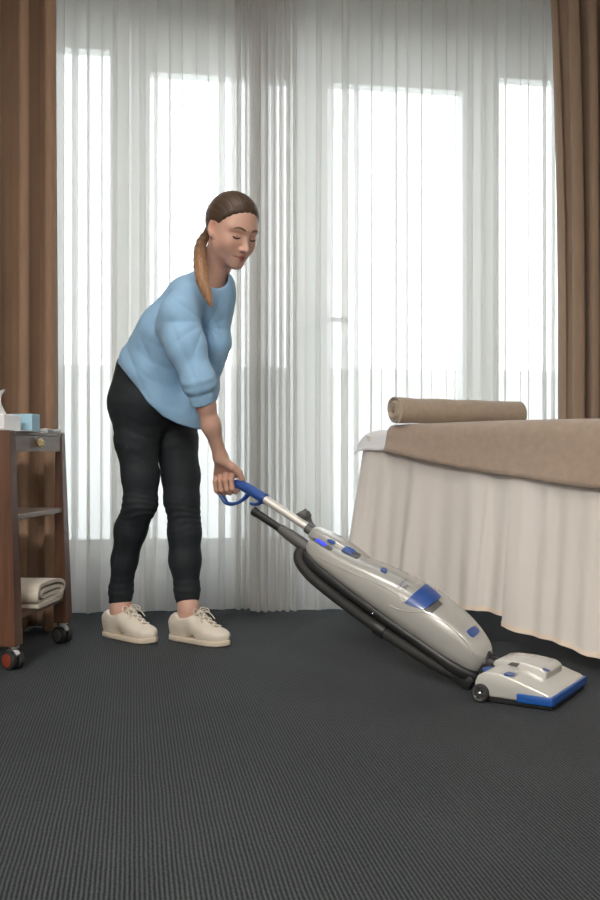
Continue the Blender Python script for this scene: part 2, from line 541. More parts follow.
# windows: fixed light, sash, sash, fixed light
cuts = [WL, s_of(130, OW + 0.05), s_of(309, OW + 0.05), s_of(479, OW + 0.05), WR]
glassx = [(14, 110), (150, 292), (326, 460), (498, 578)]
tops = [2.345, 2.258, 2.258, 2.335]
for i in range(4):
    a, b = cuts[i] + (0.002 if i else 0), cuts[i + 1] - (0.002 if i < 3 else 0)
    g0, g1 = s_of(glassx[i][0], OW + 0.05), s_of(glassx[i][1], OW + 0.05)
    gb, gt_ = 0.278, tops[i]
    e = empty('window_%d' % (i + 1), R((a + b) / 2, OW + 0.07, SILL)); tag(e, kind='structure')
    d0, d1 = OW + 0.03, OW + 0.11
    sash = i in (1, 2)
    parts = []
    # outer frame members
    inx0, inx1, inz0, inz1 = (g0 - 0.055, g1 + 0.055, gb - 0.03, gt_ + 0.055) if sash else (g0, g1, gb, gt_)
    for (x0, x1, z0, z1) in ((a, inx0, SILL, LINT), (inx1, b, SILL, LINT), (inx0, inx1, SILL, inz0), (inx0, inx1, inz1, LINT)):
        parts.append(box_vf(x0, x1, d0, d1, z0, z1, 0.003, 1))
    V, F = join_vf(*parts)
    mesh('window_frame', xf(RM, V), F, M_frame, e, smooth=False)
    if sash:
        parts = []
        for (x0, x1, z0, z1) in ((inx0, g0, inz0, inz1), (g1, inx1, inz0, inz1), (g0, g1, inz0, gb), (g0, g1, gt_, inz1)):
            parts.append(box_vf(x0, x1, d0 - 0.018, d1 - 0.02, z0, z1, 0.004, 1))
        V, F = join_vf(*parts)
        so = mesh('sash', xf(RM, V), F, M_frame, e, smooth=False)
        hx = g0 - 0.028 if i == 2 else g1 + 0.028
        hz = 1.22
        V1, F1 = box_vf(hx - 0.015, hx + 0.015, d0 - 0.03, d0 - 0.017, hz - 0.035, hz + 0.035, 0.003)
        V2, F2 = box_vf(hx - 0.011, hx + 0.115, d0 - 0.055, d0 - 0.035, hz - 0.012, hz + 0.012, 0.005)
        V3, F3 = box_vf(hx - 0.01, hx + 0.01, d0 - 0.05, d0 - 0.025, hz - 0.01, hz + 0.01, 0.002)
        V, F = join_vf((V1, F1), (V2, F2), (V3, F3))
        mesh('window_handle', xf(RM, V), F, M_metal, so, smooth=False)
    V, F = box_vf(g0 - 0.006, g1 + 0.006, OW + 0.062, OW + 0.068, gb - 0.006, gt_ + 0.006)
    mesh('pane', xf(RM, V), F, glass, e, smooth=False)

# pale terrace outside
tf = rbox('terrace_floor', -6, 7, OW + 0.2, OW + 2.4, -0.25, -0.12, M_terrace, kind='structure')
rbox('terrace_parapet_wall', -6, 7, OW + 2.2, OW + 2.35, -0.12, 1.14, M_terrace, kind='structure')
rbox('terrace_coping_trim', -6, 7, OW + 2.16, OW + 2.39, 1.14, 1.19, M_terrace, kind='structure')

rbox('added_shade_slab', -6, 7, OW + 0.2, OW + 1.5, 3.05, 3.25, M_terrace, kind='structure')  # unseen slab, added to shade the upper part of the curtains

# panel housings for the added, unseen fill lights
for i, (lx, ly, sx, sy, pw) in enumerate(FILL_LIGHTS):
    lm = frame((lx, ly, 0), UX, NX, (0, 0, 1))
    e = empty('added_fill_panel', (lx, ly, CEIL), ['added fill light panel on the ceiling left behind the viewer', 'added fill light panel on the ceiling right behind the viewer', 'small added fill light panel on the ceiling nearest the window'][i], 'lamp', 'added fill light panels')
    V, F = join_vf(*[box_vf(*q, CEIL - 0.06, CEIL, 0.003, 1) for q in ((-sx / 2 - .04, sx / 2 + .04, -sy / 2 - .04, -sy / 2), (-sx / 2 - .04, sx / 2 + .04, sy / 2, sy / 2 + .04), (-sx / 2 - .04, -sx / 2, -sy / 2, sy / 2), (sx / 2, sx / 2 + .04, -sy / 2, sy / 2))])
    mesh('fill_panel_frame', xf(lm, V), F, M_frame, e, smooth=False)
    V, F = box_vf(-sx / 2, sx / 2, -sy / 2, sy / 2, CEIL - 0.05, CEIL - 0.03)
    mesh('fill_panel_diffuser', xf(lm, V), F, M_fill, e, smooth=False)


# ================================================================== curtains
def curtain(name, m, label, sA, sB, off, z0, z1, dens, over, amp, group, seed, nrow=26, ppw=22, drift=0.5, kick=None, base=0.0, edge=None, th=0.0, cusp=0.0, reach=None):
    """pleated cloth hanging along the window wall: dens(s) folds per metre, over(s) how far folds overlap,
    amp(s,z) fold depth"""
    r = np.random.default_rng(seed)
    ss = np.linspace(sA, sB, 1200)
    den = np.array([dens(s) for s in ss])
    ph = np.concatenate([[0], np.cumsum((den[1:] + den[:-1]) / 2 * np.diff(ss))])
    n = int(ph[-1] * ppw) + 2
    phq = np.linspace(0, ph[-1], n)
    sq = np.interp(phq, ph, ss)
    lam = 1.0 / np.interp(sq, ss, den)
    nf = int(ph[-1]) + 3
    ra = r.uniform(0.55, 1.35, nf); ro = r.uniform(0.3, 1.4, nf); rp = r.uniform(-1, 1, nf)
    fi = phq
    A = np.interp(fi, np.arange(nf), ra); O = np.interp(fi, np.arange(nf), ro); Wb = np.interp(fi, np.arange(nf), rp)
    zs = z0 + (z1 - z0) * (1 - np.linspace(0, 1, nrow) ** 0.9)
    rows = []
    ov = np.array([over(s) for s in sq])
    for z in zs:
        t = (z - z0) / (z1 - z0)
        phi = 2 * math.pi * phq + drift * Wb * np.sin(2.2 * t + 3 * Wb) * (1 - t)
        am = np.array([amp(s, t) for s in sq])
        wave = np.sin(phi)
        if cusp:
            wave = wave * (1 - cusp) - cusp * (2.0 * np.abs(np.cos(phi / 2 + 0.8)) ** 0.45 - 1.0)
        d = am * A * wave
        s = sq + ov * O * lam * 0.25 * np.sin(2 * phi) + base * (1 - t) * Wb * 0.01
        if edge is not None:
            s = s + edge(sq, t)
        o = off + d
        if kick is not None:
            o = o + kick(t)
        rows.append(BASE[None] + s[:, None] * UX + o[:, None] * NX + np.array([0, 0, 1])[None] * z)
    V = np.vstack(rows)
    if reach is not None:                          # slide along the rail until the free edge hangs at the wanted place
        sv = (V - BASE) @ UX
        V = V + UX * ((reach[1] - sv.max()) if reach[0] > 0 else (reach[1] - sv.min()))
    F = grid_faces(nrow, n)
    o = mesh(name, V, F, m, None, True, loc=R((sA + sB) / 2, off, z0))
    tag(o, label, 'curtain', group)
    if th: solidify(o, th, 0)
    return o


ZC = CEIL - 0.035
sl0, sl1 = s_of(40, 0), s_of(262, 0)
dark0 = s_of(234, 0)


def dens_l(s): return 9.5 if s < dark0 else 34.0
def dens_r(s): return 34.0 if s < s_of(292, 0.0) else 9.5


curtain('sheer_curtain', M_sheer, 'white sheer curtain behind the woman, hanging left of the middle overlap', sl0, sl1, 0.0, 0.016, ZC, dens_l,
        lambda s: 0.85 if s < dark0 else 2.0, lambda s, t: 0.022 if s < dark0 else 0.03, 'sheer curtains', 3)
sr0, sr1 = s_of(252, -0.07), s_of(572, -0.07)
curtain('sheer_curtain', M_sheer, 'white sheer curtain hanging behind the treatment bed, right of the middle overlap', sr0, sr1, -0.075, 0.016, ZC, dens_r,
        lambda s: 2.0 if s < s_of(292, 0) else 0.85, lambda s, t: 0.03 if s < s_of(292, 0) else 0.022, 'sheer curtains', 11)
dl0, dl1 = s_of(-170, -0.20), s_of(48, -0.20)
curtain('blackout_drape', M_drape, 'heavy brown drape at left behind the wooden trolley', dl0, dl1, -0.20, 0.012, ZC, lambda s: 10.5, lambda s: 1.25,
        lambda s, t: 0.080 + 0.008 * (1 - t), 'brown drapes', 23, drift=0.9, kick=lambda t: -0.07 * max(0, 1 - t / 0.16) ** 1.5, th=0.004, reach=(1, s_of(58.0, -0.20)))
dr0, dr1 = s_of(556, -0.2), s_of(690, -0.2)


def edge_r(sq, t):
    # the free edge swings a little outwards towards the floor
    return 0.05 * np.sin(min(1.0, (1 - t) * 1.6) * math.pi / 2) * np.exp(-(sq - dr0) / 0.12) - 0.012


curtain('blackout_drape', M_drape2, 'heavy taupe brown drape at right behind the treatment bed', dr0, dr1, -0.2, 0.012, ZC, lambda s: 13.0, lambda s: 1.2,
        lambda s, t: 0.066, 'brown drapes', 31, drift=0.8, edge=edge_r, th=0.004, reach=(-1, s_of(554.5, -0.2)))
cr = rbox('curtain_rail', S0 + 0.05, S1 - 0.05, -0.27, 0.03, CEIL - 0.035, CEIL, M_frame)
tag(cr, 'white ceiling curtain rail above the sheers and drapes', 'rail')

# ================================================================== treatment bed
BC = np.array([0.237, 3.70, 0.0])                    # near corner at the head end
BL = np.array([0.640, -0.768, 0.0]); BL /= np.linalg.norm(BL)
BW = np.array([-BL[1], BL[0], 0.0])                  # across the bed, away from the viewer
BM = frame(BC, BL, BW, (0, 0, 1))
BLEN, BWID, BTOP = 1.95, 0.56, 0.716


def bbox(name, x0, x1, y0, y1, z0, z1, m, parent, bev=0.01):
    V, F = box_vf(x0, x1, y0, y1, z0, z1, bev)
    return mesh(name, xf(BM, V), F, m, parent, smooth=False)


bed = empty('massage_table', xf(BM, [(BLEN / 2, BWID / 2, 0)])[0], 'padded treatment bed standing under the cream valance and taupe blanket', 'bed')
bbox('mattress', 0.06, BLEN, 0.012, BWID - 0.012, 0.65, BTOP - 0.004, M_sheet, bed, 0.03)
bbox('bed_frame', 0.06, BLEN - 0.05, 0.05, BWID - 0.05, 0.59, 0.65, M_wood, bed)
for x in (0.06, BLEN - 0.48):
    for y in (0.16, BWID - 0.20):
        bbox('leg', x, x + 0.05, y, y + 0.05, 0, 0.59, M_black, bed, 0.005)

# valance: pleated cloth round the bed
hem_k = [(-0.2, .14), (0.0, .145), (0.2, .155), (.41, .150), (.60, .138), (.705, .136)]
hem_k2 = [(.715, .108), (.85, .085), (1.0, .060), (1.4, .045), (1.95, .045)]


def perim(q):
    """distance q round the bed from the head end's far corner: returns point, outward normal, k along near side"""
    r = 0.06
    w, l = BWID, BLEN
    # head end (x=0) from y=w to y=0, then near side (y=0) x from 0 to l
    L1 = w - r
    if q < L1:
        return np.array([0, w - q]), np.array([-1.0, 0]), -(L1 - q) * 0.2
    q -= L1
    arc = r * math.pi / 2
    if q < arc:
        a = q / r
        return np.array([r - r * math.cos(a), r - r * math.sin(a)]), np.array([-math.cos(a), -math.sin(a)]), q * 0.5
    q -= arc
    return np.array([r + q, 0.0]), np.array([0, -1.0]), r + q


def skirt_panel(name, q0, q1, n, hem, off, label, seed, parent=None):
    r = np.random.default_rng(seed)
    qs = np.linspace(q0, q1, n)
    rows = []
    nr = 22
    kk = np.array([h[0] for h in hem]); hz = np.array([h[1] for h in hem])
    # few broad soft folds and some fine ones
    cen = np.sort(r.uniform(q0, q1, int((q1 - q0) * 13)))
    wid = r.uniform(0.012, 0.05, len(cen)); hgt = r.uniform(-0.4, 1.0, len(cen)); sl = r.uniform(-0.06, 0.06, len(cen))
    for i in range(nr):
        t = i / (nr - 1)                         # 0 top, 1 hem
        row = []
        for q in qs:
            p, nrm, k = perim(q)
            f = sum(h * math.exp(-((q - c - s * (t - 0.2)) / w_) ** 2) for c, w_, h, s in zip(cen, wid, hgt, sl))
            f += 0.14 * math.sin(q * 70 + 2.0 * math.sin(q * 9))
            zb = np.interp(k, kk, hz) + 0.004 * math.sin(q * 23)
            z = 0.706 + (zb - 0.706) * t
            ew = min(1.0, q / 0.45)
            out = off + 0.004 + ew * (0.050 + 0.065 * math.exp(-abs(k) / 0.07)) * t ** 1.3 + ew * (0.026 * math.exp(-abs(k) / 0.07) + f * 0.032 * (0.12 + 0.88 * min(1, t * 1.4)))
            row.append((p[0] + nrm[0] * out, p[1] + nrm[1] * out, z))
        rows.append(row)
    V = xf(BM, np.array(rows).reshape(-1, 3))
    o = mesh(name, V, grid_faces(nr, n), M_skirt, parent)
    # folded hem strip at the lower edge
    hemrow = V[-n:]
    return o, hemrow


M_hem = cloth_mat('cream_valance_hem', (0.86, 0.74, 0.62), 0.0, 0.05)
qn = (BWID - 0.06) + 0.06 * math.pi / 2 - 0.06        # q = qn + k on the near side
for nm, (q0, q1, n, hem, off, lab, seed) in enumerate([
        (0.0, qn + 0.735, 230, hem_k, 0.0, 'cream pleated valance hanging round the head end of the treatment bed', 5),
        (qn + 0.70, qn + 1.95, 230, hem_k2, 0.007, 'cream pleated valance panel along the side of the treatment bed, right of the overlap', 9)]):
    o, hr = skirt_panel('bed_valance', q0, q1, n, hem, off, lab, seed)
    tag(o, lab, 'valance', 'valance panels of the treatment bed')
    V = np.vstack([hr + np.array([0, 0, 0.0125]), hr, ])
    outw = -BW * 0.0015
    V = np.vstack([hr + np.array([0, 0, 0.016]) + outw, hr + outw * 1.2])
    hs = mesh('hem', V, grid_faces(2, n), M_hem, o)


# covers on the bed: cross-section from far hem over the top to near hem
def cover(name, k0, k1, nk, hem_near, lift, m, label, cat, seed, th, out=0.0, far_drop=0.12, endfn=None, fold=0.0, droop=0.0):
    r = np.random.default_rng(seed)
    ks = np.linspace(k0, k1, nk)
    nr = 56
    rows = []
    ph = r.uniform(0, 6.28, 6)
    for k in ks:
        zh = hem_near(k)
        top = BTOP + lift + 0.006 * math.sin(3.1 * k + 1) + 0.010 * min(1, max(0, k)) - droop * math.exp(-(k - k0) / 0.022)
        pts = []
        # far hem, far edge, top, near edge, near hem (y = across, z)
        rr = 0.035
        pts.append((BWID + 0.012 + out, top - far_drop))
        pts.append((BWID + 0.012 + out, top - rr))
        for a in np.linspace(0, math.pi / 2, 6)[1:]:
            pts.append((BWID + 0.012 + out - rr + rr * math.cos(a), top - rr + rr * math.sin(a)))
        pts.append((BWID * 0.5, top + 0.012))
        for a in np.linspace(math.pi / 2, math.pi, 6):
            pts.append((-0.012 - out + rr + rr * math.cos(a), top - rr + rr * math.sin(a)))
        pts.append((-0.018 - out, (top - rr + zh) / 2))
        pts.append((-0.028 - out, zh))
        pts = np.array(pts)
        # resample by arc length
        d = np.concatenate([[0], np.cumsum(np.linalg.norm(np.diff(pts, axis=0), axis=1))])
        q = np.linspace(0, d[-1], nr)
        yy = np.interp(q, d, pts[:, 0]); zz = np.interp(q, d, pts[:, 1])
        side = np.clip((q / d[-1] - 0.62) / 0.38, 0, 1)
        wob = fold * (np.sin(11 * k + ph[0] + 5 * side) * 0.6 + np.sin(23 * k + ph[1] - 3 * side) * 0.4) * side
        puff = fold * 0.6 * np.sin(6 * k + ph[2] + q * 9) * np.sin(5 * q + ph[3])
        yy = yy - wob; zz = zz + puff * (1 - side)
        kx = np.full(nr, k)
        if endfn is not None:
            kx = kx + endfn(k, q / d[-1])
        rows.append(np.stack([kx, yy, zz], -1))
    V = xf(BM, np.array(rows).reshape(-1, 3))
    o = mesh(name, V, grid_faces(nk, nr), m)
    solidify(o, th, 0)
    tag(o, label, cat)
    return o


cover('sheet', -0.02, 0.34, 24, lambda k: float(np.interp(k, [-.02, .0, .05, .10, .2, .34], [.640, .652, .655, .652, .66, .66])), 0.004, M_sheet,
      'white cotton sheet corner showing at the head end of the treatment bed', 'sheet', 2, 0.003, 0.004, 0.07, droop=0.035)
cover('blanket', 0.140, 1.97, 80, lambda k: float(np.interp(k, [.1, .16, .5, 1.0, 1.95], [.652, .647, .594, .543, .53])), 0.017, M_blanket,
      'taupe terry blanket spread over the treatment bed', 'blanket', 4, 0.012, 0.012, 0.14, endfn=lambda k, q: 0.03 * (q - 0.8) * math.exp(-(k - 0.14) / 0.1), fold=0.005)


# ------------------------------------------------------------------ rolled and folded towels
def ribbon(path, th, length, M, n=None, jitter=0.0, seed=1, nseg=14, taper=1.0):
    """2-D centre line thickened to a cloth strip (local x,y), extruded along local z"""
    r = np.random.default_rng(seed)
    p = np.asarray(path)
    T = np.gradient(p, axis=0); T /= np.linalg.norm(T, axis=1)[:, None] + 1e-9
    Nn = np.stack([-T[:, 1], T[:, 0]], -1)
    loop = np.vstack([p + Nn * th / 2, (p - Nn * th / 2)[::-1]])
    m_ = len(loop)
    zs = np.linspace(0, length, nseg)
    rows = []
    for i, z in enumerate(zs):
        sc = 1 + (taper - 1) * i / (nseg - 1)
        w = 1 + jitter * math.sin(i * 1.1 + 0.7)
        ends = 0.0
        l = loop * sc
        l = l + jitter * 0.02 * np.stack([np.sin(loop[:, 1] * 90 + i), np.cos(loop[:, 0] * 80 + i * 1.3)], -1)
        rows.append(np.column_stack([l[:, 0], l[:, 1] * w, np.full(m_, z) + (0.004 * np.sin(np.arange(m_) * 0.25) if i == 0 else 0)]))
    V = np.vstack(rows)
    F = [tuple(f) for f in grid_faces(nseg, m_, True)]
    h = m_ // 2
    for base_, flip in ((0, True), ((nseg - 1) * m_, False)):
        for i in range(h - 1):
            q = (base_ + i, base_ + i + 1, base_ + m_ - 2 - i, base_ + m_ - 1 - i)
            F.append(q if flip else q[::-1])
    return xf(M, V), F


ang = np.linspace(0, 2 * math.pi * 3.6, 150)
rad = np.linspace(0.009, 0.0475, 150)
spir = np.stack([rad * np.cos(ang + 0.4), rad * np.sin(ang + 0.4)], -1)
ra = P(394, 410, 3.53); rb = P(519, 411.5, 3.78)
ax_ = (rb - ra); ax_[2] = 0; rl = np.linalg.norm(ax_); ax_ /= rl
side_ = np.cross((0, 0, 1), ax_)
ra[2] = BTOP + 0.022 + 0.055
V, F = ribbon(spir, 0.0092, rl, frame(ra, side_, (0, 0, 1), ax_), jitter=0.025, nseg=20, taper=0.93)
V[:, 2] = np.maximum(V[:, 2], BTOP + 0.030)
o = mesh('rolled_towel', V, F, M_towel, auto=50)
tag(o, 'rolled beige terry towel lying on the blanket of the treatment bed', 'towel')

# ================================================================== wooden trolley
T0 = np.array([-0.858, 2.985, 0.0])                 # below the right edge of the near side panel
E1 = np.array([0.133, 0.991, 0.0]); E1 /= np.linalg.norm(E1)     # near panel -> far panel
E2 = np.array([-E1[1], E1[0], 0.0])                 # to the left, along the trolley
TM = frame(T0, E2, E1, (0, 0, 1))                   # x = leftwards, y = away, z = up
TW, TL, TT = 0.41, 0.50, 0.714
tro = empty('wooden_trolley', xf(TM, [(TL / 2, TW / 2, 0)])[0], 'reddish brown wooden trolley on casters beside the left drape', 'trolley')
def leg_vf(x_top, x_bot, y_top, y_bot):
    """tapered leg: (x0,x1) and (y0,y1) at the top and at the bottom"""
    c = []
    for z, (x0, x1), (y0, y1) in ((0.072, x_bot, y_bot), (TT, x_top, y_top)):
        c += [(x0, y0, z), (x1, y0, z), (x1, y1, z), (x0, y1, z)]
    bm = bmesh.new()
    v = [bm.verts.new(q_) for q_ in c]
    for f in ((3, 2, 1, 0), (4, 5, 6, 7), (0, 1, 5, 4), (1, 2, 6, 5), (2, 3, 7, 6), (3, 0, 4, 7)):
        bm.faces.new([v[k] for k in f])
    bmesh.ops.bevel(bm, geom=bm.edges[:], offset=0.003, segments=2, profile=0.5, affect='EDGES')
    bm.verts.index_update()
    V = np.array([q_.co[:] for q_ in bm.verts]); F = [[q_.index for q_ in f.verts] for f in bm.faces]
    bm.free()
    return V, F


for (y_t, y_b) in (((-0.018, 0.022), (-0.030, 0.028)), ((TW - 0.016, TW + 0.018), (TW - 0.028, TW + 0.032))):
    wt, wb = (0.060, 0.090) if y_t[0] < 0 else (0.022, 0.046)
    for x_t, x_b in (((0.0, wt), (-0.022, -0.022 + wb)), ((TL - wt, TL), (TL + 0.022 - wb, TL + 0.022))):
        V, F = leg_vf(x_t, x_b, y_t, y_b)
        mesh('leg', xf(TM, V), F, M_wood, tro, smooth=False)
yA, yB = 0.022, TW - 0.016
def tbox(name, x0, x1, y0, y1, z0, z1, m, parent, bev=0.002):
    V, F = box_vf(x0, x1, y0, y1, z0, z1, bev)
    return mesh(name, xf(TM, V), F, m, parent, smooth=False)


tbox('top_board', 0.0, TL, yA, yB, TT - 0.014, TT - 0.002, M_woodg, tro)
dr = tbox('drawer_front', 0.002, 0.02, yA + 0.002, yB - 0.002, TT - 0.064, TT - 0.014, M_woodg, tro)
tbox('apron', TL - 0.02, TL - 0.002, yA, yB, TT - 0.064, TT - 0.014, M_woodg, tro)
tbox('shelf', -0.004, TL, yA, yB, 0.444, 0.460, M_woodg, tro)
tbox('shelf', -0.012, TL, yA, yB, 0.146, 0.164, M_wood, tro)
# gilt rosette
parts = []
rc = np.array([-0.006, (yA + yB) / 2 - 0.012, TT - 0.037])


def ball(c, r, n=8):
    pr = [(max(1e-4, r * math.sin(a)), -r * math.cos(a)) for a in np.linspace(0, math.pi, n)]
    return lathe_vf(pr, frame(c, (1, 0, 0), (0, 1, 0), (0, 0, 1)), 12)


parts.append(ball(rc, 0.0085))
for k in range(8):                                        # petals round the knob
    a = 2 * math.pi * k / 8
    parts.append(ball(rc + 0.0105 * np.array([0.25 * math.cos(a * 2), math.cos(a), math.sin(a)]), 0.0056))
for a in (-0.9, 0.9, 2.2, 4.0):
    parts.append(ball(rc + np.array([-0.0085, 0.006 * math.cos(a), 0.006 * math.sin(a)]), 0.0045))
V, F = join_vf(*parts)
ro = mesh('rosette_knob', xf(TM, V), F, M_brass, dr); ro['label'] = 'pale gilt flower rosette'
# casters
for (x, y) in ((-0.004, 0.0), (0.000, TW), (TL - 0.01, 0.0), (TL - 0.01, TW)):
    c0 = xf(TM, [(x, y, 0)])[0]
    wdir = np.array([0.90, 0.43, 0]); wdir /= np.linalg.norm(wdir)
    wdir = np.array([0.60, 0.80, 0])                 # axle
    fdir = np.array([0.80, -0.60, 0])
    cen = c0 + np.array([0, 0, 0.029]) - fdir * 0.004
    V, F = join_vf(lathe_vf([(0.010, 0.052), (0.010, 0.0725)], frame(c0, (1, 0, 0), (0, 1, 0), (0, 0, 1)), 14),
                   lathe_vf([(0.0165, 0.0655), (0.0165, 0.0725)], frame(c0, (1, 0, 0), (0, 1, 0), (0, 0, 1)), 16))
    ca = mesh('caster', V, F, M_metal, tro, auto=40)
    for sgn in (-1, 1):
        Mw = frame(cen + wdir * sgn * 0.0135, fdir, np.array([0, 0, 1.0]), wdir * sgn)
        pr = [(0.006, -0.009), (0.026, -0.009), (0.029, -0.006), (0.029, 0.006), (0.026, 0.009), (0.021, 0.0095)]
        V, F = lathe_vf(pr, Mw, 24)
        mesh('tyre', V, F, M_rubber, ca, auto=40)
        V, F = lathe_vf([(0.0208, 0.008), (0.020, 0.0115), (0.012, 0.0135), (0.001, 0.014)], Mw, 20)
        mesh('hub', V, F, M_redwheel if (sgn < 0 and y < 0.2) else M_darkgrey, ca, auto=40)
    # pale hood between the two wheels
    aa = np.linspace(-0.25, math.pi * 0.82, 16)
    hp = [cen + 0.0305 * (math.cos(a) * fdir * -1 + math.sin(a) * np.array([0, 0, 1])) for a in aa]
    V, F = tube_vf(hp, 0.0065, 8, up=wdir, flat=1.25)
    mesh('hood', V, F, M_grey, ca)

# folded towel on the lower shelf
tp = spline([(.085, .034), (.03, .036), (-.05, .035), (-.075, .044), (-.05, .054), (.06, .055), (.098, .050), (.105, .036), (.088, .024), (0, .020),
             (-.085, .021), (-.103, .045), (-.080, .072), (0, .076), (.075, .075), (.116, .060), (.121, .036), (.104, .0085), (0.03, .0085), (-.10, .0085)], 120)
tp[:, 1] *= 0.90
Mtw = frame(xf(TM, [(-0.035, TW / 2 + 0.0, 0.164)])[0], E1 * 1.0, (0, 0, 1), E2)
V, F = ribbon(tp, 0.0115, 0.34, Mtw, jitter=0.012, nseg=10)
V[:, 2] = np.maximum(V[:, 2], 0.1645)
o = mesh('folded_towel', V, F, M_towel2, auto=60)
tag(o, 'folded oat coloured towel on the lowest shelf of the trolley', 'towel')

# things on top of the trolley
zt = TT - 0.0015


def titem(name, x0, x1, y0, y1, z0, z1, m, bev, parent=None, rot=0.0):
    V, F = box_vf(x0, x1, y0, y1, z0, z1, bev)
    if rot:
        c = np.array([(x0 + x1) / 2, (y0 + y1) / 2])
        d = V[:, :2] - c
        V[:, 0] = c[0] + d[:, 0] * math.cos(rot) - d[:, 1] * math.sin(rot)
        V[:, 1] = c[1] + d[:, 0] * math.sin(rot) + d[:, 1] * math.cos(rot)
    return mesh(name, xf(TM, V), F, m, parent, smooth=False)


tb = empty('tissue_box', xf(TM, [(0.13, 0.10, zt)])[0], 'white tissue box with a tissue pulled out on the trolley', 'tissue box')
titem('box', 0.040, 0.235, 0.03, 0.155, zt + 0.004, zt + 0.052, M_white, 0.004, tb)
# pulled tissue: crumpled cone of thin paper
n_, m__ = 26, 9
rows = []
for i in range(m__):
    t = i / (m__ - 1)
    r0 = 0.024 * (1 - 0.65 * math.sin(t * math.pi * 0.60)) + (0.010 * max(0, t - 0.72) / 0.28)
    for k in range(n_):
        a = 2 * math.pi * k / n_
        rr_ = r0 * (1 + 0.22 * math.sin(3 * a + 4 * t) + 0.10 * math.sin(7 * a + 2))
        rows.append((0.088 + rr_ * math.cos(a) - 0.006 * t, 0.085 + 0.6 * rr_ * math.sin(a), zt + 0.0515 + 0.072 * t + 0.006 * math.sin(2 * a + 1) * t))
V = xf(TM, rows)
ti = mesh('tissue', V, grid_faces(m__, n_, True), cloth_mat('tissue_paper', (0.85, 0.86, 0.86), 0.12, 0.4), tb)
pb = titem('small_box', 0.022, 0.10, 0.20, 0.265, zt, zt + 0.058, M_paleblue, 0.002)
tag(pb, 'small pale blue carton behind the white tissue box on the trolley', 'box')


def flat_cloth(name, x0, x1, y0, y1, z, label, seed, layers=3):
    r = np.random.default_rng(seed)
    vf = []
    for l in range(layers):
        n1, n2 = 14, 12
        g = []
        for i in range(n1):
            for j in range(n2):
                u, v = i / (n1 - 1), j / (n2 - 1)
                x = x0 + (x1 - x0) * u + 0.003 * math.sin(9 * v + l)
                y = y0 + (y1 - y0) * v + 0.003 * math.sin(7 * u + l * 2)
                g.append((x, y, z + 0.002 + l * 0.0048 + 0.0012 * math.sin(6 * u + 4 * v + l)))
        top = np.array(g); bot = top.copy(); bot[:, 2] -= 0.0036
        F1 = [tuple(f) for f in grid_faces(n1, n2)]
        n = n1 * n2
        F2 = [tuple(i + n for i in f[::-1]) for f in F1]
        rim = []
        b_ = [i * n2 for i in range(n1)] + [(n1 - 1) * n2 + j for j in range(1, n2)] + [i * n2 + n2 - 1 for i in range(n1 - 2, -1, -1)] + list(range(n2 - 2, 0, -1))
        for a, b in zip(b_, b_[1:] + b_[:1]):
            rim.append((a, b, b + n, a + n))
        vf.append((np.vstack([top, bot]), F1 + F2 + rim))
    V, F = join_vf(*vf)
    V[:, 2] = np.maximum(V[:, 2], z + 0.0002)
    o = mesh(name, xf(TM, V), F, M_white, auto=50)
    return tag(o, label, 'cloth', 'folded cloths on the trolley')


flat_cloth('folded_cloth', -0.012, 0.16, 0.028, 0.175, zt, 'larger folded white cloth at the edge of the trolley under the tissue box', 3, 1)
flat_cloth('folded_cloth', 0.0, 0.12, 0.275, 0.385, zt, 'smaller folded white cloth at the far end of the trolley top', 5, 3)

# ================================================================== upright vacuum cleaner
VJ = P(490, 662, 2.75)                                # swivel joint above the floor head
VG = P(230, 484, 3.22)                                # grip in the hand
va = VG - VJ; VLEN = np.linalg.norm(va); va = va / VLEN
th_ = np.array([-va[0], -va[1], 0.0]); th_ /= np.linalg.norm(th_)         # travel direction, on the floor
vv = np.cross(np.cross(va, th_), va); vv /= np.linalg.norm(vv)
if vv[2] < 0: vv = -vv
vu = np.array([-th_[1], th_[0], 0.0])                 # sideways, away from the viewer
VM = frame(VJ, vu, vv, va)                            # local x=side, y=front, z=up the body


def VD(px):
    """depth of the cleaner's axis at pixel column px"""
    k = (px - 300.0) / FPX
    lam = (k * VJ[1] - VJ[0]) / ((VG[0] - VJ[0]) - k * (VG[1] - VJ[1]))
    return VJ[1] + lam * (VG[1] - VJ[1])


def VP(px, py, dd=0.0):
    return P(px, py, VD(px) + dd)


vac = empty('vacuum_cleaner', (VJ[0], VJ[1], 0), 'silver and blue upright vacuum cleaner tilted back in the woman\'s hand', 'vacuum cleaner')


def loft_body(secs, nseg, nexp, nring=44, ucen=0.0):
    secs = np.array(secs)
    zz = np.linspace(secs[0, 0], secs[-1, 0], nseg)
    # denser sampling near the ends
    tt = 0.5 - 0.5 * np.cos(np.linspace(0, math.pi, nseg))
    zz = secs[0, 0] + (secs[-1, 0] - secs[0, 0]) * tt
    sp = spline(secs, 400)
    order = np.argsort(sp[:, 0]); sp = sp[order]
    rows = []
    for z in zz:
        hu, vt, vb = [np.interp(z, sp[:, 0], sp[:, i]) for i in (1, 2, 3)]
        vc, hv = (vt + vb) / 2, (vt - vb) / 2
        for k in range(nring):
            a = 2 * math.pi * k / nring
            c, s = math.cos(a), math.sin(a)
            rows.append((ucen + hu * math.copysign(abs(c) ** (2 / nexp), c), vc + hv * math.copysign(abs(s) ** (2 / nexp), s), z))
    F = [tuple(f) for f in grid_faces(nseg, nring, True)]
    F.append(tuple(range(nring))[::-1]); F.append(tuple((nseg - 1) * nring + k for k in range(nring)))
    return np.array(rows), F


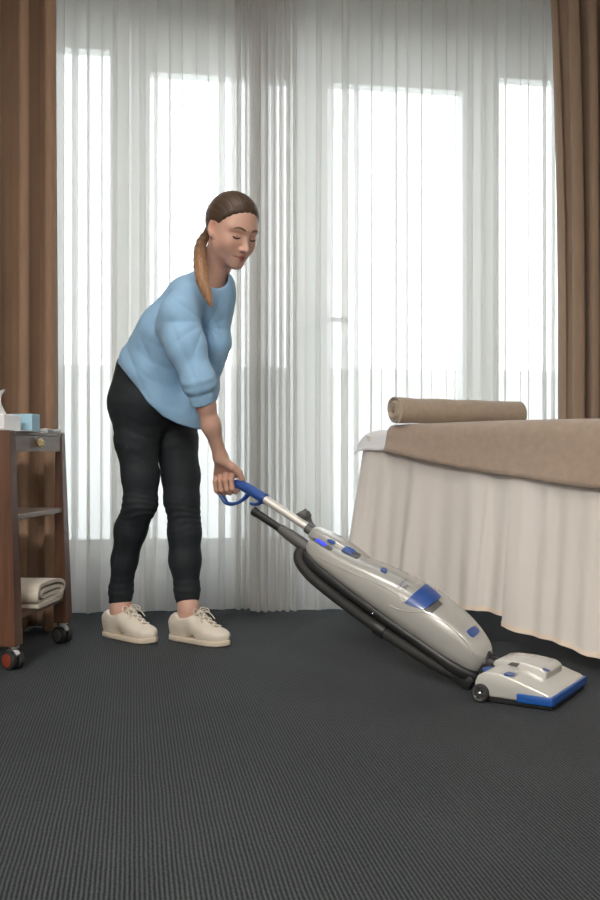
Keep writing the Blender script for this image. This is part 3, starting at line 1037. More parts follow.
secs = [(0.004, .022, .004, -.034), (0.012, .042, .020, -.046), (0.040, .062, .042, -.052), (0.10, .077, .064, -.054), (0.18, .085, .076, -.053), (0.27, .088, .078, -.052), (0.36, .086, .068, -.050),
        (0.43, .082, .055, -.048), (0.50, .075, .041, -.046), (0.57, .066, .031, -.043), (0.615, .056, .024, -.038), (0.640, .042, .014, -.028), (0.646, .030, .006, -.020)]
V, F = loft_body(secs, 52, 3.0)
vb_o = mesh('body', xf(VM, V), F, M_body, vac, auto=35)
bvh_body = BVHTree.FromPolygons([tuple(v) for v in xf(VM, V)], F)
# raised spine with the controls
secs2 = [(0.455, .012, .036, .005), (0.47, .028, .046, .005), (0.52, .036, .050, .005), (0.58, .038, .049, .005), (0.635, .036, .043, .000), (0.665, .028, .037, -.002), (0.672, .018, .030, .002)]
V2, F2 = loft_body(secs2, 26, 3.2, 28, 0.022)
sp_o = mesh('control_spine', xf(VM, V2), F2, M_body, vac, auto=35)
Va, Fa = join_vf((xf(VM, V), F), (xf(VM, V2), F2))
bvh = BVHTree.FromPolygons([tuple(v) for v in Va], Fa)
CAMP = Vector((0, 0, CAM_H))


def cast(tree, px, py):
    d = Vector(P(px, py, 1.0)) - CAMP; d.normalize()
    h = tree.ray_cast(CAMP, d)
    return h[0], h[1]


def patch(name, quad, tree, m, parent, th=0.003, n=9, rnd=0.0, sink=0.001):
    """a moulded plate lying on the surface; quad = 4 pixel corners; rnd rounds the corners"""
    q = np.array(quad, dtype=float)
    top, bot = [], []
    for i in range(n):
        for j in range(n):
            u, v = i / (n - 1), j / (n - 1)
            if rnd > 0:                                  # square to rounded disc mapping
                x, y = 2 * u - 1, 2 * v - 1
                cx, cy_ = x * math.sqrt(1 - y * y / 2), y * math.sqrt(1 - x * x / 2)
                x, y = x + (cx - x) * rnd, y + (cy_ - y) * rnd
                u, v = (x + 1) / 2, (y + 1) / 2
            p = (1 - u) * (1 - v) * q[0] + u * (1 - v) * q[1] + u * v * q[2] + (1 - u) * v * q[3]
            h, nr = cast(tree, *p)
            c_ = q.mean(0)
            for _ in range(12):
                if h is not None: break
                p = p + (c_ - p) * 0.12
                h, nr = cast(tree, *p)
            if h is None:
                return None
            if nr.dot(h - CAMP) > 0: nr = -nr
            top.append(h + nr * th); bot.append(h - nr * sink)
    N = n * n
    V = np.array([t[:] for t in top] + [b[:] for b in bot])
    F1 = [tuple(f) for f in grid_faces(n, n)]
    F = F1 + [tuple(i + N for i in f[::-1]) for f in F1]
    b_ = [i * n for i in range(n)] + [(n - 1) * n + j for j in range(1, n)] + [i * n + n - 1 for i in range(n - 2, -1, -1)] + list(range(n - 2, 0, -1))
    for a, b in zip(b_, b_[1:] + b_[:1]):
        F.append((a, b, b + N, a + N))
    return mesh(name, V, F, m, parent, auto=40)


patch('display_bezel', [(310.5, 539.5), (313.5, 537), (334, 549), (330, 551.2)], bvh, M_darkgrey, vac, 0.0018, 9, 0.45)
patch('display', [(315, 540.6), (317.5, 539.2), (327, 545.2), (324, 547)], bvh, M_screen, vac, 0.0028)
patch('switch_button', [(326.5, 541), (329.5, 538.6), (336.5, 542.2), (333.5, 545)], bvh, M_blue, vac, 0.003, 9, 0.6)
patch('latch_frame', [(340, 551), (346, 546.5), (362, 555), (357, 559.5)], bvh, M_darkgrey, vac, 0.0018, 9, 0.4)
patch('latch_button', [(340.5, 550.8), (346.2, 546.6), (355.5, 551.6), (350.5, 556.2)], bvh, M_blue, vac, 0.0045, 9, 0.3)
patch('round_button', [(379.5, 570.5), (383, 567.6), (388, 571), (385, 574)], bvh, M_blue, vac, 0.003, 9, 0.7)
patch('bag_latch', [(404.5, 603), (425, 585), (440.5, 598), (424, 610.5)], bvh_body, M_blue, vac, 0.007, 11, 0.12)
patch('latch_recess', [(424, 611), (438, 600), (443, 604), (432, 613.5)], bvh_body, M_darkgrey, vac, 0.0012, 7, 0.1)
patch('badge', [(465.5, 631.5), (474, 625.5), (480.5, 631.5), (473, 638.5)], bvh_body, M_blue, vac, 0.002, 9, 0.45)
# seam ridge between the side and the front cover
rp = []
for px, py in ((306, 556), (316, 556.5), (330, 563), (352, 573), (378, 584), (396, 594), (404, 603)):
    h, nr = cast(bvh_body, px, py)
    if h is not None:
        rp.append(np.array(h[:]))
V, F = tube_vf(spline(rp, 30), 0.0018, 6)
mesh('seam_ridge', V, F, M_body, vac)
rp = []
for px, py in ((388, 605), (400, 610), (412, 612), (424, 612.5), (436, 618), (450, 627), (464, 640), (474, 655)):
    h, nr = cast(bvh_body, px, py)
    if h is not None:
        rp.append(np.array(h[:]))
V, F = tube_vf(spline(rp, 30), 0.0018, 6)
mesh('seam_ridge', V, F, M_body, vac)


# printed lettering
def lettering(text, px0, py0, px1, py1, tree, m, height, parent):
    cu = bpy.data.curves.new('txt', 'FONT'); cu.body = text; cu.size = 1.0; cu.extrude = 0.0; cu.resolution_u = 2
    to = bpy.data.objects.new('txt', cu); COL.objects.link(to)
    dg = bpy.context.evaluated_depsgraph_get()
    tm = bpy.data.meshes.new_from_object(to.evaluated_get(dg))
    vs_ = np.array([v.co[:] for v in tm.vertices]); fs = [tuple(p.vertices) for p in tm.polygons]
    bpy.data.objects.remove(to)
    h0, n0 = cast(tree, px0, py0); h1, n1 = cast(tree, px1, py1)
    if h0 is None or h1 is None:
        return None
    xdir = (h1 - h0); L_ = xdir.length; xdir.normalize()
    nrm = (n0 + n1).normalized()
    if nrm.dot(h0 - CAMP) > 0: nrm = -nrm
    nrm = (nrm - xdir * nrm.dot(xdir)).normalized()
    ydir = nrm.cross(xdir)
    w = vs_[:, 0].max() - vs_[:, 0].min()
    sx = L_ / w
    V = []
    for c in vs_:
        p = h0 + xdir * (c[0] - vs_[:, 0].min()) * sx + ydir * c[1] * height + nrm * 0.01
        g = tree.ray_cast(p, -nrm, 0.05)
        p = (g[0] if g[0] is not None else p - nrm * 0.01) + nrm * 0.0009
        V.append(p[:])
    return mesh('lettering', V, fs, m, parent, smooth=False)


lettering('Lindhaus', 399.2, 588.4, 408.6, 579.6, bvh_body, M_ink, 0.012, vac)
lettering('LB4', 403.8, 591.2, 409.4, 586.2, bvh_body, M_ink, 0.014, vac)

# black back shell under the silver body and the hose that runs round it
secs3 = [(-0.012, .030, -.036, -.066), (0.0, .050, -.028, -.072), (0.06, .072, -.026, -.074), (0.16, .078, -.026, -.068), (0.32, .080, -.026, -.066), (0.48, .074, -.026, -.066),
         (0.58, .064, -.024, -.064), (0.63, .052, -.020, -.060), (0.650, .036, -.016, -.05), (0.657, .02, -.02, -.04)]
V, F = loft_body(secs3, 30, 3.2, 32)
mesh('back_shell', xf(VM, V), F, M_black, vac, auto=35)
hp = [(-.030, -.030, .650), (-.040, -.048, .648), (-.045, -.066, .625), (-.048, -.079, .57), (-.05, -.085, .46), (-.052, -.086, .32), (-.05, -.082, .18), (-.045, -.074, .08), (-.03, -.066, .02)]
hs = xf(VM, spline(hp, 150))
rads = 0.0185 + 0.0012 * np.sin(np.arange(150) * math.pi)
V, F = tube_vf(hs, 0.0185, 14, up=vv)
hose = mesh('suction_hose', V, F, M_rubber, vac)
for w in (0.305,):
    c = np.array([-.052, -.0855, w])
    V, F = tube_vf(xf(VM, [c + np.array([0, 0, -.016]), c + np.array([0, 0, .016])]), 0.0235, 16, up=vv)
    mesh('hose_cuff', V, F, M_black, vac, auto=40)
V, F = box_vf(-.060, .050, -.088, -.045, .0, .062, 0.008)
mesh('lower_bracket', xf(VM, V), F, M_black, vac, auto=40)
V, F = lathe_vf([(0.0035, 0), (0.0035, 0.004), (0.001, 0.005)], frame(xf(VM, [(-.079, -.050, .338)])[0], vv, va, -vu), 10)
mesh('screw', V, F, M_chrome, vac)

# suction wand (black) beside the handle tube
w0, w1, w2 = VP(253.5, 511, -.035), VP(286, 532.5, -.035), VP(308, 548, -.03)
V, F = tube_vf(np.array([w0 + (w1 - w0) * t for t in np.linspace(0, 1, 8)]), 0.0125, 16)
V1, F1 = tube_vf(np.array([w0, w0 + (w1 - w0) * .10]), 0.0142, 16)
wd = mesh('suction_wand', *join_vf((V, F), (V1, F1)), M_black, vac, auto=40)
V, F = tube_vf(np.array([w1 - (w2 - w1) * .25, w1 + (w2 - w1) * 0.2, w1 + (w2 - w1) * .62, w2]), [0.0150, 0.0185, 0.0195, 0.019], 16)
mesh('wand_socket', V, F, M_darkgrey, vac, auto=40)
# handle tube
t0, t1 = VP(262, 497.2), VP(322, 536.5, 0.02)
V, F = tube_vf(np.array([t0 + (t1 - t0) * t for t in np.linspace(0, 1, 6)]), 0.0150, 18, up=vv, flat=0.82)
mesh('handle_tube', V, F, M_steel, vac, auto=40)
V, F = tube_vf(np.array([VP(307, 527.5, .014), VP(317, 534, .018)]), 0.0185, 16, up=vv, flat=0.9)
mesh('tube_clamp', V, F, M_darkgrey, vac, auto=40)
V, F = tube_vf(np.array([VP(256, 505.5, -.004), VP(262, 503, -.004), VP(268, 500, -.004)]), 0.006, 10)
# blue grip: thick tube bending into the closed loop the hand holds
GB_L, GB_R = VP(218.5, 487.2), VP(239.5, 484.2)
gp = spline([VP(265.5, 499.2), VP(254, 492.2), VP(245, 487), VP(238.5, 484.2), VP(230, 484.6), VP(222, 486.3), VP(218.2, 488.0)], 40)
V, F = tube_vf(gp, np.interp(np.linspace(0, 1, 40), [0, .35, .55, .75, 1], [0.0175, 0.0165, 0.0145, 0.012, 0.0105]), 16, up=vv)
grip = mesh('grip', V, F, M_blue, vac)
lp = spline([VP(217.6, 487.0), VP(219.5, 491.5), VP(223.5, 498.5), VP(226.5, 502.6), VP(231, 504), VP(237.5, 502.8), VP(243.5, 499.2), VP(248.5, 494)], 44)
V, F = tube_vf(lp, np.interp(np.linspace(0, 1, 44), [0, .35, .5, .75, 1], [0.0085, 0.0085, 0.0065, 0.0055, 0.0075]), 12, up=vu, flat=1.3)
mesh('hand_guard', V, F, M_blue, vac)
hk = spline([VP(262, 499.5), VP(259.5, 503.0), VP(255, 504.3), VP(250.5, 503.4)], 16)
V, F = tube_vf(hk, [0.008, 0.0065, 0.006, 0.0045], 10, up=vu, flat=1.3)
mesh('cable_hook', V, F, M_blue, vac)
# dark cable hook behind the top of the body
kb = spline([VP(316, 531, .05), VP(309, 524, .06), VP(304, 516, .06), VP(301, 511.5, .055)], 14)
V, F = tube_vf(kb, [0.010, 0.013, 0.022, 0.017], 14, up=vu, flat=1.1)
V1, F1 = lathe_vf([(0.004, -.02), (0.019, -.018), (0.025, -.006), (0.022, .008), (0.006, .014)], frame(VP(303.5, 515.0, .055), vu, np.cross(np.array([-.3, 0, .95]), vu), np.array([-.3, 0, .95])), 18)
mesh('rear_cable_hook', *join_vf((V, F), (V1, F1)), M_darkgrey, vac, auto=50)

# ------------------------------------------------------------------ floor head
NT = np.array([0.846, -0.533, 0.0]); NT /= np.linalg.norm(NT)
NU = np.array([-NT[1], NT[0], 0.0])
NC = P(551.5, 712.0, 2.50); NC[2] = 0.0                # near front corner on the floor
NLEN, NWID = 0.205, 0.285
NO = NC - NT * NLEN
NM = frame(NO, NT, NU, (0, 0, 1))                      # x forwards, y away from the viewer, z up


def side_extrude(poly, y0, y1, bev, seg=3):
    V, F = prism_vf(poly, y0, y1, bev, seg)
    V = V[:, [0, 2, 1]]
    return V, [f[::-1] for f in F]


prof = [(0.002, 0.016), (0.0, 0.050), (0.008, 0.068), (0.028, 0.080), (0.070, 0.079), (0.112, 0.068), (0.150, 0.056), (NLEN - 0.012, 0.042), (NLEN, 0.034), (NLEN, 0.016)]
V, F = side_extrude(prof, 0.0, NWID, 0.005, 3)
nh = mesh('floor_head', xf(NM, V), F, M_pale, vac, auto=32)
Vh = xf(NM, V)
bvh_h = BVHTree.FromPolygons([tuple(v) for v in Vh], F)
# blue bumper round the front
e = 0.005
poly = [(0.115, -e), (NLEN + e, -e), (NLEN + e, NWID + e), (0.115, NWID + e), (0.115, NWID - .01), (NLEN - .01, NWID - .01), (NLEN - .01, .01), (0.115, .01)]
V, F = prism_vf(poly, 0.013, 0.035, 0.003, 2)
mesh('bumper', xf(NM, V), F, M_blue2, nh, auto=40)
V, F = prism_vf([(0.035, 0.004), (NLEN, 0.004), (NLEN, NWID - .004), (0.035, NWID - .004)], 0.003, 0.017, 0.002)
mesh('base_plate', xf(NM, V), F, M_black, nh, smooth=False)
# motor hood: raised central block sloping to the front
hum = [(0.004, 0.076), (0.012, 0.088), (0.040, 0.0925), (0.090, 0.091), (0.142, 0.083), (0.158, 0.072), (0.156, 0.045), (0.03, 0.045)]
V, F = side_extrude(hum, 0.105, 0.240, 0.006, 3)
wv = (V[:, 0] - 0.02) / 0.13
V[:, 1] = 0.165 + (V[:, 1] - 0.165) * (1.0 - 0.15 * np.clip(1 - wv, 0, 1))
mesh('motor_hood', xf(NM, V), F, M_pale, nh, auto=32)
Va, Fa = join_vf((Vh, [tuple(f) for f in side_extrude(prof, 0.0, NWID, 0.005, 3)[1]]), (xf(NM, V), F))
bvh_n = BVHTree.FromPolygons([tuple(v) for v in Va], Fa)
patch('oval_recess', [(501, 674), (508, 670.2), (520, 673), (513, 678.5)], bvh_n, M_grey, nh, 0.0012, 9, 0.75)
patch('height_switch', [(502.5, 675), (508, 672.8), (516.5, 675), (512, 677.8)], bvh_n, M_blue, nh, 0.004, 9, 0.6)
patch('hood_badge', [(542, 669.6), (543.5, 668), (550, 670.2), (549, 672)], bvh_n, M_blue, nh, 0.0012, 7, 0.3)
patch('hood_vent', [(507.5, 664.5), (512, 662), (520.5, 663.5), (516.5, 667)], bvh_n, M_darkgrey, nh, 0.0012, 7, 0.1)
# foot pedal and swivel
V, F = lathe_vf([(0.018, -.006), (0.022, -.003), (0.022, .003), (0.018, .006), (0.002, .007)], frame(P(490.5, 670, 2.66), NT * 1.0, NU, (0, 0, 1)), 20)
mesh('foot_pedal', V, F, M_blue, nh, auto=40)
js = np.array([xf(VM, [(0, -.01, .06)])[0], xf(VM, [(0, -.012, .0)])[0], xf(NM, [(-0.012, 0.15, .062)])[0], xf(NM, [(0.04, 0.15, .05)])[0]])
V, F = tube_vf(spline(js, 16), [0.040, 0.036, 0.030, 0.026], 18, up=vu)
V1, F1 = tube_vf(xf(NM, [(-0.006, 0.10, .052), (-0.006, 0.20, .052)]), 0.024, 16)
mesh('swivel_joint', *join_vf((V, F), (V1, F1)), M_black, vac, auto=50)
# wheels
for y, sg in ((-0.004, -1), (NWID + 0.004, 1)):
    wc = np.array([0.018, y, 0.0240])
    Mw = frame(xf(NM, [wc])[0], NT, np.array([0, 0, 1.0]), NU * sg)
    V, F = lathe_vf([(0.004, -.010), (0.0200, -.010), (0.0236, -.007), (0.0236, .006), (0.0205, .009), (0.0175, .009), (0.0165, .005)], Mw, 28)
    wh = mesh('wheel', V, F, M_rubber, nh, auto=40)
    parts = [lathe_vf([(0.0045, .004), (0.0045, .0085), (0.002, .010)], Mw, 12), lathe_vf([(0.0138, .004), (0.0138, .0092), (0.0180, .0096), (0.0182, .004)], Mw, 28)]
    for k in range(5):
        a = 2 * math.pi * k / 5
        V, F = box_vf(0.003, 0.0145, -0.0026, 0.0026, 0.004, 0.0074)
        V = V @ np.array([[math.cos(a), math.sin(a), 0], [-math.sin(a), math.cos(a), 0], [0, 0, 1]])
        parts.append((xf(Mw, V), F))
    mesh('wheel_rim', *join_vf(*parts), M_chrome, wh, auto=40)
for y in (0.055, NWID - 0.055):
    V, F = tube_vf(xf(NM, [(0.10, y - .012, .008), (0.10, y + .012, .008)]), 0.008, 14)
    mesh('roller', V, F, M_grey, nh, auto=40)

# ================================================================== the woman
# implicit surfaces, meshed with surface nets on a sparse grid
def surface_nets(fn, lo, hi, h, B=16, margin=1.5):
    lo = np.asarray(lo, float); hi = np.asarray(hi, float)
    nb = np.ceil((hi - lo) / (h * B)).astype(int)
    gi = np.stack(np.meshgrid(*[np.arange(n) for n in nb], indexing='ij'), -1).reshape(-1, 3)
    cen = lo + (gi + 0.5) * B * h
    d = fn(cen)
    keep = np.abs(d) < B * h * 0.5 * 1.733 * margin
    gi = gi[keep]
    loc = np.stack(np.meshgrid(*[np.arange(B + 1)] * 3, indexing='ij'), -1).reshape(-1, 3)
    tot = nb * B + 2
    allk, allv, allq = [], [], []
    edges = [((0, 0, 0), (1, 0, 0)), ((0, 1, 0), (1, 1, 0)), ((0, 0, 1), (1, 0, 1)), ((0, 1, 1), (1, 1, 1)),
             ((0, 0, 0), (0, 1, 0)), ((1, 0, 0), (1, 1, 0)), ((0, 0, 1), (0, 1, 1)), ((1, 0, 1), (1, 1, 1)),
             ((0, 0, 0), (0, 0, 1)), ((1, 0, 0), (1, 0, 1)), ((0, 1, 0), (0, 1, 1)), ((1, 1, 0), (1, 1, 1))]

    def key(ix):
        return (ix[..., 0] * tot[1] + ix[..., 1]) * tot[2] + ix[..., 2]
    CH = 24
    for c0 in range(0, len(gi), CH):
        g = gi[c0:c0 + CH]
        base_ = g[:, None, :] * B + loc[None]
        val = fn((lo + base_ * h).reshape(-1, 3)).reshape(len(g), B + 1, B + 1, B + 1)
        sgn = val < 0
        cs = np.zeros((len(g), B, B, B), int)
        for a in (0, 1):
            for b in (0, 1):
                for c in (0, 1):
                    cs += sgn[:, a:a + B, b:b + B, c:c + B]
        act = np.argwhere((cs > 0) & (cs < 8))
        if len(act) == 0: continue
        acc = np.zeros((len(act), 3)); cnt = np.zeros(len(act))
        for e0, e1 in edges:
            v0 = val[act[:, 0], act[:, 1] + e0[0], act[:, 2] + e0[1], act[:, 3] + e0[2]]
            v1 = val[act[:, 0], act[:, 1] + e1[0], act[:, 2] + e1[1], act[:, 3] + e1[2]]
            m = (v0 < 0) != (v1 < 0)
            t = np.where(m, v0 / np.where(m, v0 - v1, 1), 0)
            p = np.array(e0)[None] + t[:, None] * (np.array(e1) - np.array(e0))[None]
            acc += np.where(m[:, None], p, 0); cnt += m
        ci = g[act[:, 0]] * B + act[:, 1:]
        allk.append(key(ci)); allv.append(lo + (ci + acc / cnt[:, None]) * h)
        for ax in range(3):
            a1, a2 = (ax + 1) % 3, (ax + 2) % 3
            s0 = sgn[:, :B, :B, :B]
            sl = [slice(0, B)] * 3; sl[ax] = slice(1, B + 1)
            s1 = sgn[(slice(None), *sl)]
            ed = np.argwhere(s0 != s1)
            if len(ed) == 0: continue
            pi = g[ed[:, 0]] * B + ed[:, 1:]
            inside = s0[ed[:, 0], ed[:, 1], ed[:, 2], ed[:, 3]]
            o1 = np.zeros(3, int); o1[a1] = 1
            o2 = np.zeros(3, int); o2[a2] = 1
            q = np.stack([key(pi), key(pi - o1), key(pi - o1 - o2), key(pi - o2)], -1)
            q[~inside] = q[~inside][:, ::-1]
            allq.append(q)
    K = np.concatenate(allk); Vv = np.vstack(allv); Q = np.vstack(allq)
    o = np.argsort(K); K = K[o]; Vv = Vv[o]
    ix = np.searchsorted(K, Q); ix = np.clip(ix, 0, len(K) - 1)
    ok = (K[ix] == Q).all(1)
    return Vv, ix[ok]


def relax(V, F, it=2, k=0.5):
    """light smoothing of the net"""
    e = np.vstack([F[:, [0, 1]], F[:, [1, 2]], F[:, [2, 3]], F[:, [3, 0]]])
    for _ in range(it):
        acc = np.zeros_like(V); c = np.zeros(len(V))
        np.add.at(acc, e[:, 0], V[e[:, 1]]); np.add.at(c, e[:, 0], 1)
        np.add.at(acc, e[:, 1], V[e[:, 0]]); np.add.at(c, e[:, 1], 1)
        V = V + k * (acc / np.maximum(c, 1)[:, None] - V)
    return V


def cap(p, a, b, ra, rb):
    a = np.asarray(a); b = np.asarray(b)
    ab = b - a
    t = np.clip(((p - a) @ ab) / (ab @ ab + 1e-12), 0, 1)
    return np.linalg.norm(p - a - t[:, None] * ab, axis=1) - (ra + t * (rb - ra))


def smin(a, b, k):
    h = np.clip(0.5 + 0.5 * (b - a) / k, 0, 1)
    return b + (a - b) * h - k * h * (1 - h)


def smax(a, b, k):
    return -smin(-a, -b, k)


def ell(p, c, r):
    q = p - np.asarray(c); r = np.asarray(r)
    k0 = np.linalg.norm(q / r, axis=1); k1 = np.linalg.norm(q / (r * r), axis=1)
    return k0 * (k0 - 1) / (k1 + 1e-9)


def chain(p, pts, rads, k):
    d = None
    for i in range(len(pts) - 1):
        e = cap(p, pts[i], pts[i + 1], rads[i], rads[i + 1])
        d = e if d is None else smin(d, e, k)
    return d


def grp(p, pts, pad, f):
    """evaluate f only near the given points"""
    pts = np.array(pts)
    lo, hi = pts.min(0) - pad, pts.max(0) + pad
    d = np.full(len(p), 0.4)
    m = ((p > lo) & (p < hi)).all(1)
    # outside the box: distance to the box is a safe stand-in
    dd = np.linalg.norm(np.maximum(np.maximum(lo - p, p - hi), 0), axis=1)
    d = np.maximum(dd, 0.03) + 0.03
    if m.any(): d[m] = f(p[m])
    return d


# ---- head frame
psi, phi_ = math.radians(50), math.radians(25)
fh = np.array([math.cos(psi), -math.sin(psi), 0])
zz_ = np.array([0, 0, 1.0])
HF = math.cos(phi_) * fh - math.sin(phi_) * zz_            # face direction
HU = math.cos(phi_) * zz_ + math.sin(phi_) * fh            # crown direction
HX = np.cross(HF, HU)                                      # her right
HX = -HX                                                   # local x = her left
HO = P(246, 237, 3.13) - 0.078 * HF
HMf = frame(HO, HX, HF, HU)
HS = 0.965


def to_head(p):
    return (p - HO) @ HMf[:3, :3] / HS


def from_head(q):
    return xf(HMf, np.asarray(q) * HS)


def head_sdf(q):
    """q in head space: x her left, y forward, z up, eyes at z=0"""
    xa = np.abs(q[:, 0])
    qs = q.copy(); qs[:, 0] = xa
    d = ell(q, (0, -0.012, 0.030), (0.0735, 0.094, 0.086))
    face = ell(q, (0, 0.020, -0.026), (0.0635, 0.062, 0.080))
    d = smin(d, face, 0.03)
    jaw = cap(qs, (0.041, 0.006, -0.050), (0.010, 0.060, -0.091), 0.022, 0.017)
    d = smin(d, jaw, 0.028)
    chin = ell(q, (0, 0.064, -0.096), (0.019, 0.017, 0.015))
    d = smin(d, chin, 0.02)
    mz = ell(q, (0, 0.060, -0.064), (0.030, 0.026, 0.026))          # muzzle
    d = smin(d, mz, 0.02)
    cheek = ell(qs, (0.034, 0.050, -0.034), (0.027, 0.027, 0.030))
    d = smin(d, cheek, 0.02)
    brow = cap(qs, (0.008, 0.0755, 0.020), (0.046, 0.057, 0.022), 0.0085, 0.0085)
    d = smin(d, brow, 0.018)
    sock = ell(qs, (0.032, 0.091, -0.001), (0.022, 0.017, 0.012))    # eye socket
    d = smax(d, -sock, 0.012)
    lid = ell(qs, (0.0315, 0.063, -0.003), (0.0145, 0.0135, 0.0120))
    d = smin(d, lid, 0.004)
    crease = cap(qs, (0.020, 0.077, 0.0065), (0.044, 0.071, 0.0055), 0.0015, 0.0015)
    d = smax(d, -crease, 0.005)
    nb = cap(q, (0, 0.078, 0.004), (0, 0.099, -0.037), 0.0065, 0.0095)
    d = smin(d, nb, 0.012)
    tip = ell(q, (0, 0.1005, -0.0385), (0.0092, 0.0092, 0.0085))
    d = smin(d, tip, 0.006)
    wing = ell(qs, (0.0120, 0.087, -0.0425), (0.0066, 0.0095, 0.0068))
    d = smin(d, wing, 0.006)
    nos = ell(qs, (0.0062, 0.0935, -0.0500), (0.0035, 0.0055, 0.0032))
    d = smax(d, -nos, 0.003)
    ul = cap(qs, (0.0, 0.0865, -0.0640), (0.0245, 0.0735, -0.0665), 0.0046, 0.0022)
    ll = cap(qs, (0.0, 0.0855, -0.0740), (0.0210, 0.0745, -0.0695), 0.0056, 0.0026)
    d = smin(d, smin(ul, ll, 0.002), 0.005)
    slit = cap(qs, (0.0, 0.0925, -0.0690), (0.0260, 0.0780, -0.0668), 0.0012, 0.0010)
    d = smax(d, -slit, 0.003)
    # ears
    a = math.radians(12)
    er = qs - np.array([0.0755, -0.006, -0.004])
    ey = er[:, 1] * math.cos(a) + er[:, 2] * math.sin(a); ez = -er[:, 1] * math.sin(a) + er[:, 2] * math.cos(a)
    tilt = er[:, 0] - 0.35 * (-ey)
    e3 = np.stack([tilt, ey, ez], -1)
    ear = ell(e3, (0, 0, 0), (0.0070, 0.0175, 0.0300))
    lobe = ell(e3, (-0.001, 0.004, -0.026), (0.0055, 0.009, 0.010))
    ear = smin(ear, lobe, 0.008)
    bowl = ell(e3, (0.0070, 0.002, 0.002), (0.0085, 0.0110, 0.0200))
    ear = smax(ear, -bowl, 0.0025)
    d = smin(d, ear, 0.005)
    return d * HS


# ---- skeleton points
NB0, NB1 = from_head([(0, -0.018, -0.045)])[0], P(209, 279, 3.26)
R_SH, R_EL, R_WR = P(182, 309, 3.135), P(199, 381, 3.085), P(220.5, 457, 3.175)
L_SH, L_EL, L_WR = P(215, 302, 3.39), P(190, 356, 3.53), P(172, 398, 3.56)
CH = P(203, 305, 3.26); MID = P(180, 348, 3.345); LOW = P(165, 383, 3.41)
WAIST = P(153, 372, 3.44)
R_HIP, L_HIP = P(141, 402, 3.39), P(171, 404, 3.49)
R_LEG = [(P(141, 405, 3.38), .094), (P(136.5, 440, 3.38), .0755), (P(140.5, 476, 3.38), .0645), (P(140.5, 503, 3.38), .0585), (P(130.5, 530, 3.42), .0565), (P(124.5, 560, 3.455), .0468), (P(121, 590, 3.485), .0428), (P(120, 605, 3.495), .0420)]
L_LEG = [(P(171, 408, 3.485), .090), (P(175.5, 440, 3.475), .0790), (P(181, 476, 3.455), .0675), (P(181.7, 500, 3.44), .0625), (P(184, 516, 3.44), .0550), (P(184.5, 532, 3.44), .0590), (P(185, 560, 3.44), .0565), (P(187, 590, 3.44), .0450), (P(187.3, 603, 3.44), .0408)]
R_ANK, L_ANK = P(121, 609, 3.485), P(188.5, 609, 3.425)
RFD = np.array([0.80, -0.60, 0]); LFD = np.array([0.842, -0.540, 0])

# ---- right hand closed round the grip
gdir = (GB_R - GB_L); glen = np.linalg.norm(gdir); gdir /= glen
gout = np.cross(gdir, zz_); gout /= np.linalg.norm(gout)
if gout[1] > 0: gout = -gout                              # towards the viewer
gup = np.cross(gout, gdir)
if gup[2] < 0: gup = -gup


def gpt(s, o, u):
    return GB_L + gdir * s * glen + gout * o + gup * u


FING = []
for s, ln, rr in ((0.10, .90, .0078), (0.34, 1.0, .0086), (0.60, 1.04, .0088), (0.86, .98, .0086)):      # little ... index
    FING.append(([gpt(s + .02, .015, .046 * ln), gpt(s, .0265, .018), gpt(s - .03, .0215, -.012 * ln), gpt(s - .05, .006, -.0225 * ln), gpt(s - .05, -.009, -.0195)], [rr * 1.12, rr * 1.08, rr, rr * .95, rr * .85]))
PALM = [(R_WR, f[0][0]) for f in FING]
THUMB = ([R_WR + gdir * .010 + np.array([0, 0, -.012]), P(231.5, 466.5, 3.175), P(238.8, 472, 3.185), P(241.6, 478.5, 3.195), gpt(1.06, -.016, .010)], [.0145, .0140, .0112, .0098, .0082])


def hand_sdf(p):
    d = None
    for f in FING:
        e = chain(p, f[0], f[1], 0.0035)
        d = e if d is None else smin(d, e, 0.0025)
    pm = None
    for a, b in PALM:
        e = cap(p, a, b, 0.0175, 0.0115)
        pm = e if pm is None else smin(pm, e, 0.010)
    pm = smin(pm, cap(p, gpt(.1, .004, .034), gpt(.85, .004, .034), 0.0125, 0.0135), 0.010)
    pm = smin(pm, chain(p, THUMB[0], THUMB[1], 0.005), 0.006)
    return smin(d, pm, 0.005)


# left hand resting behind the hip, out of sight
LH = [(L_WR + np.array([0.012 * (i - 1.5), 0.008 * (i - 1.5), -0.06])) for i in range(4)]


def lhand_sdf(p):
    d = None
    for i, k in enumerate(LH):
        t = k + np.array([0.01, 0.0, -0.045 - 0.012 * (i in (1, 2))])
        e = smin(cap(p, L_WR, k, .014, .0105), chain(p, [k, (k + t) / 2 + np.array([.006, 0, 0]), t], [.009, .0082, .007], .003), .004)
        d = e if d is None else smin(d, e, .0025)
    tb_ = L_WR + np.array([0.035, 0.02, -0.05])
    return smin(d, chain(p, [L_WR, tb_, tb_ + np.array([.012, 0, -.03])], [.013, .010, .008], .005), .004)


def torso(p, g=0.0):
    d = chain(p, [CH, MID, LOW], [.088 + g, .098 + g, .108 + g], .05)
    d = smin(d, cap(p, R_SH, L_SH, .050 + g, .050 + g), .03)
    d = smin(d, cap(p, P(199, 292, 3.20), P(222, 292, 3.34), .050 + g, .050 + g), .05)
    return d


def legs(p, g=0.0):
    r = chain(p, [a for a, b in R_LEG], [b + g - .0035 for a, b in R_LEG], .022)
    l = chain(p, [a for a, b in L_LEG], [b + g - .0035 for a, b in L_LEG], .022)
    return r, l


def pelvis(p, g=0.0):
    d = cap(p, P(139, 402, 3.41), P(163, 402, 3.52), .106 + g, .102 + g)
    d = smin(d, cap(p, P(144, 370, 3.40), P(160, 370, 3.50), .094 + g, .094 + g), .05)
    d = smin(d, cap(p, P(150, 398, 3.35), P(172, 400, 3.42), .085 + g, .085 + g), .05)
    return d


